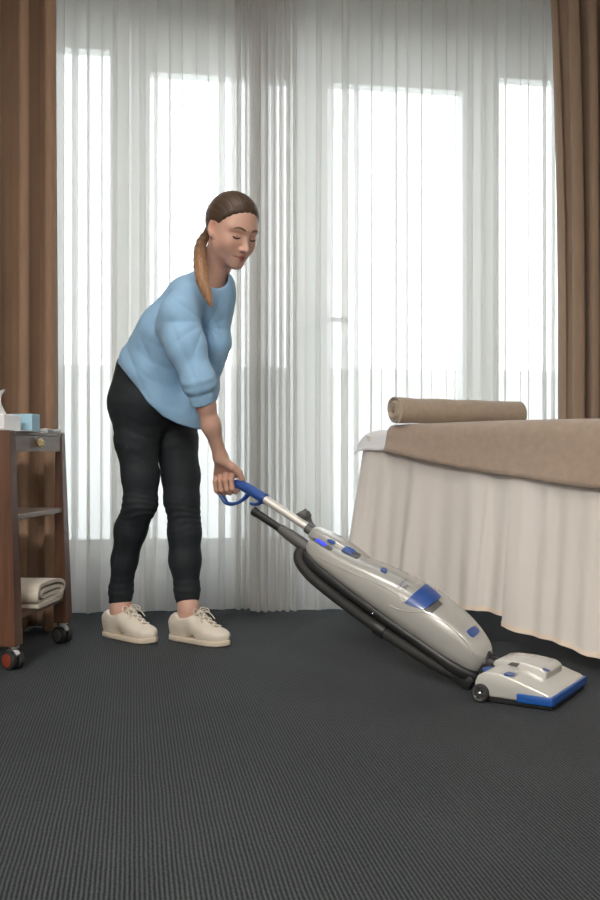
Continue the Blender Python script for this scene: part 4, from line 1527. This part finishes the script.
def foot_core(p, ank, fd):
    heel = ank - fd * 0.030; heel[2] = 0.045
    mid = ank + fd * 0.010; mid[2] = 0.055
    toe = ank + fd * 0.12; toe[2] = 0.030
    return smin(cap(p, ank, heel, .029, .022), smin(cap(p, ank, mid, .029, .024), cap(p, mid, toe, .022, .015), .02), .02)


def body_sdf(p):
    d = grp(p, [HO - .16, HO + .16], 0.0, lambda q: head_sdf(to_head(q)))
    d = smin(d, cap(p, NB0, NB1, .050, .054), .028)
    # collar bones, neck root
    d = smin(d, smin(cap(p, P(200, 291, 3.215), P(213, 291, 3.28), .033, .031), torso(p, -.022), .05), .04)
    arm = grp(p, [R_SH, R_EL, R_WR], .09, lambda q: chain(q, [R_SH, R_EL, P(205.5, 404, 3.10), P(211, 425, 3.125), R_WR], [.036, .0285, .0270, .0258, .0208], .028))
    d = smin(d, arm, .02)
    d = smin(d, grp(p, [R_WR, GB_L, GB_R], 0.06, hand_sdf), .016)
    d = smin(d, chain(p, [L_SH, L_EL, L_WR], [.032, .030, .021], .02), .02)
    d = smin(d, grp(p, [L_WR, L_WR - np.array([0, 0, .12])], 0.06, lhand_sdf), .014)
    LP = [a for a, b in R_LEG + L_LEG]
    d = smin(d, grp(p, LP, .16, lambda q: (lambda r, l, pl: smin(smin(r, pl, .03), l, .02))(*legs(q, -.010), pelvis(q, -.016))), .04)
    d = smin(d, chain(p, [R_LEG[-2][0], R_ANK], [.030, .0305], .03), .02)
    d = smin(d, chain(p, [L_LEG[-2][0], L_ANK], [.030, .0305], .03), .02)
    d = smin(d, grp(p, [R_ANK, R_ANK + RFD * .12], .07, lambda q: foot_core(q, R_ANK, RFD)), .02)
    d = smin(d, grp(p, [L_ANK, L_ANK + LFD * .12], .07, lambda q: foot_core(q, L_ANK, LFD)), .02)
    return d


person = empty('person', ((R_ANK[0] + L_ANK[0]) / 2, (R_ANK[1] + L_ANK[1]) / 2, 0), 'woman in light blue sweater and black jeans bending forward to push a vacuum cleaner', 'person')
V, F = surface_nets(body_sdf, (-0.86, 2.95, 0.0), (-0.02, 3.75, 1.50), 0.0030)
V = relax(V, F, 2, 0.4)
# skin colour: even tone, lips, cheeks, knuckles
q = to_head(V)
tone = np.tile(np.array([0.590, 0.365, 0.290]), (len(V), 1))


def blend(w, c):
    global tone
    w = np.clip(w, 0, 1)[:, None]
    tone = tone * (1 - w) + np.array(c) * w


qx = np.abs(q[:, 0])
inhead = (np.linalg.norm(q, axis=1) < 0.16)
dl = np.minimum(cap(np.column_stack([qx, q[:, 1], q[:, 2]]), (0, .088, -.0642), (.0235, .0740, -.0668), .0045, .0022),
                cap(np.column_stack([qx, q[:, 1], q[:, 2]]), (0, .087, -.0740), (.0205, .0750, -.0695), .0053, .0026))
blend(np.where(inhead, 1 - (dl - 0.0005) / 0.0022, 0) * 0.85, (0.40, 0.135, 0.115))
slit = cap(np.column_stack([qx, q[:, 1], q[:, 2]]), (0, .0895, -.0690), (.0255, .0765, -.0668), .001, .001)
blend(np.where(inhead, 1 - (slit - .0012) / .0022, 0) * 0.7, (0.16, 0.05, 0.04))
ck = np.linalg.norm((np.column_stack([qx, q[:, 1], q[:, 2]]) - np.array([.042, .058, -.030])) / np.array([.024, .03, .02]), axis=1)
blend(np.where(inhead, np.exp(-ck ** 2), 0) * 0.35, (0.60, 0.275, 0.21))
el_ = np.linalg.norm((np.column_stack([qx, q[:, 1], q[:, 2]]) - np.array([.078, -.006, -.004])) / np.array([.012, .02, .03]), axis=1)
blend(np.where(inhead, np.exp(-el_ ** 2), 0) * 0.5, (0.60, 0.265, 0.195))
ls = np.linalg.norm((np.column_stack([qx, q[:, 1], q[:, 2]]) - np.array([.032, .074, -.001])) / np.array([.016, .014, .008]), axis=1)
blend(np.where(inhead, np.exp(-ls ** 2), 0) * 0.25, (0.42, 0.22, 0.165))
hd = np.linalg.norm(V - gpt(.5, .01, .02), axis=1)
blend(np.exp(-(hd / 0.07) ** 2) * 0.35, (0.54, 0.29, 0.215))
body = mesh('body', V, F, M_skin, person, attrs={'tone': ('FLOAT_COLOR', np.column_stack([tone, np.ones(len(V))]))})


def on_face(x, z):
    """surface point of the face at head-space x,z"""
    ys = np.linspace(0.125, 0.0, 400)
    d = head_sdf(np.column_stack([np.full(400, x), ys, np.full(400, z)]))
    i = int(np.argmax(d < 0))
    return np.array([x, ys[i], z])


for sx in (-1, 1):
    pts = [on_face(sx * x, z) + np.array([0, 0.0012, 0]) for x, z in ((.0125, .0195), (.020, .0232), (.030, .0255), (.040, .0240), (.049, .0185))]
    V, F = tube_vf(from_head(spline(pts, 20)), [0.0020, 0.0030, 0.0030, 0.0023, 0.0009], 8, up=HF, flat=0.6)
    mesh('eyebrow', V, F, M_brow, person)
    pts = [on_face(sx * x, z) + np.array([0, 0.0010, 0]) for x, z in ((.0190, -.0065), (.0250, -.0095), (.0320, -.0108), (.0390, -.0095), (.0455, -.0060))]
    V, F = tube_vf(from_head(spline(pts, 20)), [0.0010, 0.0020, 0.0025, 0.0025, 0.0014], 8, up=HF, flat=1.3)
    mesh('eyelash', V, F, M_lash, person)
# ear stud (near ear)
ec = from_head([(-0.0815, 0.0045, -0.0300)])[0]
V, F = lathe_vf([(0.0005, -.003), (0.0024, -.002), (0.003, 0), (0.0024, .002), (0.0005, .003)], frame(ec, HF, HU, HX), 12)
mesh('earring', V, F, M_chrome, person)

# ---- hair
TIE = np.array([-0.016, -0.102, -0.030])
PT = [from_head([TIE])[0], P(201.5, 243, 3.185), P(200, 260, 3.115), P(202.5, 280, 3.072), P(207.5, 295, 3.055), P(212, 307, 3.050)]
PR = [.013, .0170, .0205, .0195, .013, .003]


def hair_cap(q):
    d = ell(q, (0, -0.014, 0.032), (0.0820, 0.1035, 0.0925))
    # bulk towards the tie
    d = smin(d, cap(q, (-0.006, -0.07, 0.0), TIE, .050, .018), .03)
    xa = np.abs(q[:, 0])
    # hair line: plane from forehead to ear, arched at the temples
    line = 0.83 * (q[:, 1] - 0.014) - 0.56 * (q[:, 2] + 0.004) + 0.16 * np.maximum(xa - 0.03, 0) - 2.2 * np.maximum(0.030 - xa, 0) ** 2
    d = d + 0.0065 * np.exp(np.minimum(line, 0) / 0.010)      # thins out towards the hair line
    d = smax(d, line, 0.006)
    # around the ear and below the nape
    ear = ell(np.column_stack([xa, q[:, 1], q[:, 2]]), (0.082, 0.002, -0.010), (0.022, 0.021, 0.032))
    d = smax(d, -ear, 0.006)
    d = smax(d, -(q[:, 2] + 0.068), 0.01)
    # strand relief radiating from the tie
    rel = q - TIE
    an = np.arctan2(rel[:, 0], rel[:, 2] + 0.02)
    d = d + 0.0011 * np.sin(an * 46 + 3 * np.sin(q[:, 1] * 40)) * np.clip(1 - line / -0.02, 0, 1)
    # centre parting
    d = d + 0.0022 * np.exp(-(q[:, 0] / 0.0035) ** 2) * np.clip((q[:, 1] + 0.02) / 0.05, 0, 1)
    return d


PTS = spline(np.column_stack([np.array(PT), PR]), 16)
PT2, PR2 = PTS[:, :3], PTS[:, 3]


def pony(p):
    d = chain(p, PT2, PR2, .006)
    return d + 0.0007 * np.sin(p[:, 0] * 560 + p[:, 2] * 60 + 2 * np.sin(p[:, 2] * 30))


def hair_sdf(p):
    return smin(grp(p, [HO - .15, HO + .15], 0.0, lambda q: hair_cap(to_head(q))), grp(p, PT, 0.05, pony), .010)


V, F = surface_nets(hair_sdf, HO - np.array([.22, .30, .33]), HO + np.array([.16, .16, .16]), 0.0028)
V = relax(V, F, 1, 0.4)
q = to_head(V)
tz = np.clip((1.345 - V[:, 2]) / 0.14, 0, 1)              # lighter towards the tips
ispony = chain(V, PT, PR, .02) < 0.006
rel = q - TIE
an = np.arctan2(rel[:, 0], rel[:, 2] + 0.02)
strand = np.column_stack([an * 34, np.linalg.norm(rel, axis=1) * 9, np.zeros(len(V))])
strand[ispony] = np.column_stack([V[:, 0] * 330 + V[:, 2] * 25, V[:, 2] * 10, V[:, 1] * 330])[ispony]
c0, c1, c2 = np.array([.066, .041, .027]), np.array([.105, .060, .036]), np.array([.31, .170, .092])
tone = np.where(ispony[:, None], c1 + (c2 - c1) * tz[:, None], c0 + (c1 - c0) * np.clip((-q[:, 1] - .0) / .12, 0, 1)[:, None] * .6)
mesh('hair', V, F, M_hair, person, attrs={'tone': ('FLOAT_COLOR', np.column_stack([tone, np.ones(len(V))])), 'strand': ('FLOAT_VECTOR', strand)})
tc_ = from_head([TIE + np.array([-.004, -.003, -.008])])[0]
td = PT[1] - PT[0]; td /= np.linalg.norm(td)
tx = np.cross(td, HU); tx /= np.linalg.norm(tx)
V, F = tube_vf([tc_ + .0125 * (math.cos(a) * tx + math.sin(a) * np.cross(td, tx)) for a in np.linspace(0, 2 * math.pi, 24, endpoint=False)], 0.0035, 8, up=td, closed=True)
mesh('hair_tie', V, F, M_brow, person)

# ---- sweater
HEMX = np.array([-.66, -.60, -.53, -.495, -.4455, -.396, -.342, -.28, -.20])
HEMZ = np.array([.975, .937, .857, .808, .763, .739, .723, .724, .73])
ARMPIT = P(205, 322, 3.07)
CUFF = P(202.5, 403.5, 3.095)
cdir = R_WR - R_EL; cdir /= np.linalg.norm(cdir)


def folds(p):
    r = p - ARMPIT
    rr = np.linalg.norm(r, axis=1)
    an = np.arctan2(r[:, 2], r[:, 0])
    def rdg(x):                                            # narrow valleys, broad crests
        return 1.0 - 2.0 * np.abs(np.sin(x * 0.5)) ** 0.7
    d = 0.0026 * rdg(an * 10 + 8 * r[:, 1]) * np.exp(-((rr - .085) / .060) ** 2)
    # long soft folds down the back and the loose front
    d = d + 0.0020 * rdg(p[:, 0] * 95 + p[:, 2] * 42) * np.exp(-((p[:, 2] - .93) / .14) ** 2)
    d = d + 0.0030 * rdg((p[:, 2] + .75 * p[:, 0]) * 105 + 2 * np.sin(p[:, 0] * 22)) * np.exp(-(np.linalg.norm(p - P(168, 372, 3.2), axis=1) / .10) ** 2)
    d = d + 0.0018 * rdg(p[:, 0] * 170 + 10 * p[:, 1]) * np.exp(-((p[:, 0] + .235) / .06) ** 2) * np.clip((1.16 - p[:, 2]) / .1, 0, 1)
    return d


def trunk_s(p):
    d = chain(p, [P(200, 302, 3.27), P(176, 343, 3.35), P(157, 380, 3.42), P(153, 420, 3.43)], [.090, .117, .130, .130], .04)
    d = smin(d, cap(p, P(190, 297, 3.17), P(216, 294, 3.34), .052, .050), .05)
    # rounded upper back
    d = smin(d, chain(p, [P(184, 298, 3.24), P(165, 330, 3.29), P(147, 362, 3.36)], [.062, .078, .088], .04), .04)
    # high round collar
    d = smin(d, cap(p, P(207, 283, 3.25), P(220, 283, 3.24), .050, .044), .03)
    # cloth hanging free below the chest
    d = smin(d, chain(p, [P(223, 298, 3.245), P(216.5, 345, 3.25), P(203, 390, 3.27), P(190, 424, 3.31)], [.036, .038, .043, .052], .04), .05)
    d = smin(d, chain(p, [P(150, 375, 3.30), P(160, 400, 3.31), P(178, 415, 3.30)], [.055, .055, .05], .04), .05)
    return d


def sleeve_s(p):
    d = chain(p, [P(188, 297, 3.17), P(180, 312, 3.125), P(185, 345, 3.10), R_EL, P(204, 408, 3.10)], [.046, .056, .058, .046, .0385], .03)
    d = smin(d, cap(p, P(172, 328, 3.17), P(185, 362, 3.15), .055, .034), .04)
    t = (p - CUFF) @ cdir
    return d + 0.0035 * np.exp(-((t + .034) / .006) ** 2) - 0.004 * np.exp(-((t + .052) / .011) ** 2) - 0.003 * np.exp(-((t + .078) / .011) ** 2)


def lsleeve_s(p):
    return chain(p, [P(210, 291, 3.29), P(216, 299, 3.38), L_EL, L_WR], [.047, .050, .052, .036], .03)


NKa, NKb = P(212, 262, 3.235), P(219, 277, 3.165)


def sweater_sdf(p):
    f = folds(p)
    a, b, c = trunk_s(p) + f, sleeve_s(p) + f, lsleeve_s(p)
    g = 0.0075
    hem = (np.interp(p[:, 0], HEMX, HEMZ) - p[:, 2]) * 0.72
    t = (p - CUFF) @ cdir
    outer = smin(smin(smax(a, hem, .003), np.maximum(b, t), .020), c, .03)
    inner = smin(smin(np.maximum(a + g, hem - .02), np.maximum(b + g, t - .02), .020), c + g, .03)
    d = smax(outer, -inner, .002)
    neck = cap(p, NKa, NKb, .055, .042)
    return smax(d, -neck, 0.004)


V, F = surface_nets(sweater_sdf, (-0.72, 2.95, 0.66), (-0.12, 3.72, 1.32), 0.0036, margin=1.8)
V = relax(V, F, 2, 0.45)
sw = mesh('sweater', V, F, M_sweater, person)

# ---- jeans
KN_R, KN_L = R_LEG[3][0], L_LEG[4][0]


def jeans_sdf(p):
    r, l = legs(p)
    an_r = np.arctan2(p[:, 1] - KN_R[1], p[:, 0] - KN_R[0]); an_l = np.arctan2(p[:, 1] - KN_L[1], p[:, 0] - KN_L[0])
    z = p[:, 2]
    r = r + 0.0013 * np.sin(z * 300 + 2.2 * np.sin(an_r * 2 + z * 30)) * np.exp(-((z - KN_R[2] + .01) / .055) ** 2)
    l = l + 0.0013 * np.sin(z * 290 + 2.2 * np.sin(an_l * 2 + 1 + z * 30)) * np.exp(-((z - KN_L[2] + .0) / .055) ** 2)
    w = 0.0006 * np.sin(z * 170 + 3 * np.sin(an_r + p[:, 0] * 20)) * np.exp(-((z - .70) / .09) ** 2)
    pl = pelvis(p)
    d = smin(smin(r, pl, .045) + w, smin(l, pl, .045) + w, .006)
    a = 0.0009 * np.sin(z * 240 + an_r * 2) * np.exp(-((z - .17) / .06) ** 2)
    d = d + a
    top = 0.968 + 0.0 * z
    d = smax(d, z - top, .004)
    # ankle hems
    hz = np.where(p[:, 0] < -.5, 0.1235, 0.1330)
    d = np.maximum(d, hz - z)
    return d


V, F = surface_nets(jeans_sdf, (-0.84, 3.20, 0.10), (-0.26, 3.72, 1.0), 0.0036, margin=1.7)
V = relax(V, F, 1, 0.4)
je = mesh('jeans', V, F, M_jeans, person)
for nodes, hz in ((R_LEG, 0.126), (L_LEG, 0.1355)):
    c = nodes[-1][0].copy(); c[2] = hz
    rr = nodes[-1][1] - 0.0052
    V, F = tube_vf([c + rr * np.array([math.cos(a), math.sin(a), 0]) for a in np.linspace(0, 2 * math.pi, 40, endpoint=False)], 0.0026, 8, closed=True, flat=2.0)
    mesh('hem', V, F, M_jeans, je)


# ---- shoes
def shoe(ank, fd, fwd):
    sx = np.cross(fd, zz_)                                # to her right
    o = ank + fd * fwd; o[2] = 0.0
    Ms = frame(o, sx, fd, zz_)
    rt = Ms[:3, :3]

    def outline(q, g=0.0):
        # plan of the sole, in metres: y forward
        y = q[:, 1]
        w = np.interp(y, [-.125, -.11, -.07, -.02, .03, .07, .10, .122, .137], [.006, .025, .034, .0355, .040, .044, .040, .027, .004])
        return np.abs(q[:, 0] - 0.004 * np.sin((y + .02) * 14)) - (w + g)

    def sole(q):
        d = smax(outline(q) * .9, np.abs(q[:, 2] - 0.0095 - 0.005 * np.clip((q[:, 1] - .09) / .05, 0, 1) ** 2) - 0.0095, .005)
        return smax(d, np.abs(q[:, 1] - .006) - .132, .004)

    def upper(q):
        toe = ell(q, (0.001, .085, .030), (.041, .050, .027))
        vamp = chain(q, [(0, .078, .026), (0, .030, .044), (0, -.006, .066)], [.032, .037, .039], .02)
        heel = ell(q, (0, -.078, .048), (.034, .044, .050))
        col = cap(q, (0, -.052, .06), (0, -.034, .098), .040, .0415)
        d = smin(smin(toe, vamp, .02), smin(heel, col, .03), .025)
        d = smax(d, 0.016 - q[:, 2], .004)
        gz = 0.013 * np.clip((q[:, 2] - .03) / .045, 0, 1)
        d = smax(d, (outline(q, -.001) - gz) * .9, .010)
        # ankle opening, lower at the sides, tongue rises in front
        lim = 0.090 + 0.018 * np.clip((q[:, 1] + .015) / .03, 0, 1) + 0.006 * np.clip((-.07 - q[:, 1]) / .03, 0, 1) - 0.008 * np.exp(-((q[:, 1] + .045) / .02) ** 2)
        d = smax(d, q[:, 2] - lim, .004)
        op = cap(q, (0, -.040, .072), (0, -.034, .13), .030, .0345)
        d = smax(d, -op, .005)
        # stitched line at the toe and seam of the eyelet rows
        d = d + 0.0012 * np.exp(-((np.abs(q[:, 0]) - .019) / .0022) ** 2) * np.clip((q[:, 1] + .02) / .02, 0, 1) * np.clip((.060 - q[:, 1]) / .01, 0, 1)
        return d
    lo, hi = np.array([-.07, -.15, -.005]), np.array([.07, .16, .13])
    V, F = surface_nets(upper, lo, hi, .0026, margin=1.8)
    V = relax(V, F, 1, .4)
    up_o = mesh('shoe', xf(Ms, V), F, M_shoe, person)
    V2, F2 = surface_nets(sole, lo, hi, .0026, margin=1.8)
    V2[:, 2] = np.maximum(V2[:, 2], 0.0006)
    mesh('sole', xf(Ms, V2), F2, M_sole, up_o)
    tree = BVHTree.FromPolygons([tuple(v) for v in V], [tuple(f) for f in F])

    def top(x, y):
        h = tree.ray_cast(Vector((x, y, .14)), Vector((0, 0, -1)))
        return np.array([x, y, h[0].z if h[0] is not None else .06])
    tg = []
    for y in np.linspace(.088, .000, 12):
        for x in np.linspace(-.011, .011, 7):
            tg.append(top(x, y) + np.array([0, 0, .0008]))
    tn = mesh('tongue', xf(Ms, tg), grid_faces(12, 7), M_tongue, up_o)
    solidify(tn, .0012, 0)
    # laces: rows across the instep, crossing, and a bow
    ys = np.linspace(.080, .006, 8)
    for i, y in enumerate(ys):
        w = .013 + .006 * (i / 7)
        pts = [top(x * w, y + (0.009 * x if i % 2 else -0.009 * x)) + np.array([0, 0, .0022]) for x in np.linspace(-1, 1, 9)]
        V, F = tube_vf(xf(Ms, pts), 0.0030, 7)
        mesh('lace', V, F, M_lace, up_o)
    kt = top(0, .002) + np.array([0, .004, .005])
    for sgn in (-1, 1):
        pts = spline([kt, kt + np.array([sgn * .018, -.004, .012]), kt + np.array([sgn * .040, .008, .004]), kt + np.array([sgn * .030, .016, -.004]), kt + np.array([sgn * .006, .004, .002])], 20)
        V, F = tube_vf(xf(Ms, pts), 0.0020, 6)
        mesh('lace_bow', V, F, M_lace, up_o)
        pts = spline([kt, kt + np.array([sgn * .016, .010, .006]), kt + np.array([sgn * .030, .028, -.010]), kt + np.array([sgn * .036, .040, -.026])], 16)
        V, F = tube_vf(xf(Ms, pts), 0.0018, 6)
        mesh('lace_end', V, F, M_lace, up_o)
    # heel tab
    pts = []
    for y_, z_ in ((-.118, .060), (-.118, .074), (-.112, .086)):
        for x_ in np.linspace(-.020, .020, 9):
            h = tree.ray_cast(Vector((x_, -.2, z_)), Vector((0, 1, 0)))
            yy = h[0].y - .0015 if h[0] is not None else -.10
            pts.append((x_, yy, z_))
    ht = mesh('heel_tab', xf(Ms, pts), grid_faces(3, 9), M_sock, up_o)
    solidify(ht, .002, 0)


shoe(R_ANK, RFD, 0.036)
shoe(L_ANK, LFD, 0.040)
# short white sock on the forward foot
c = L_ANK.copy()
sp_ = []
for z, r in ((0.075, .0320), (0.090, .0325), (0.102, .0330), (0.109, .0330), (0.111, .0315)):
    for k in range(28):
        a = 2 * math.pi * k / 28
        sp_.append((c[0] + r * math.cos(a), c[1] + r * math.sin(a), z + .006 * math.sin(a + 2.5)))
mesh('sock', sp_, grid_faces(5, 28, True), M_sock, person)
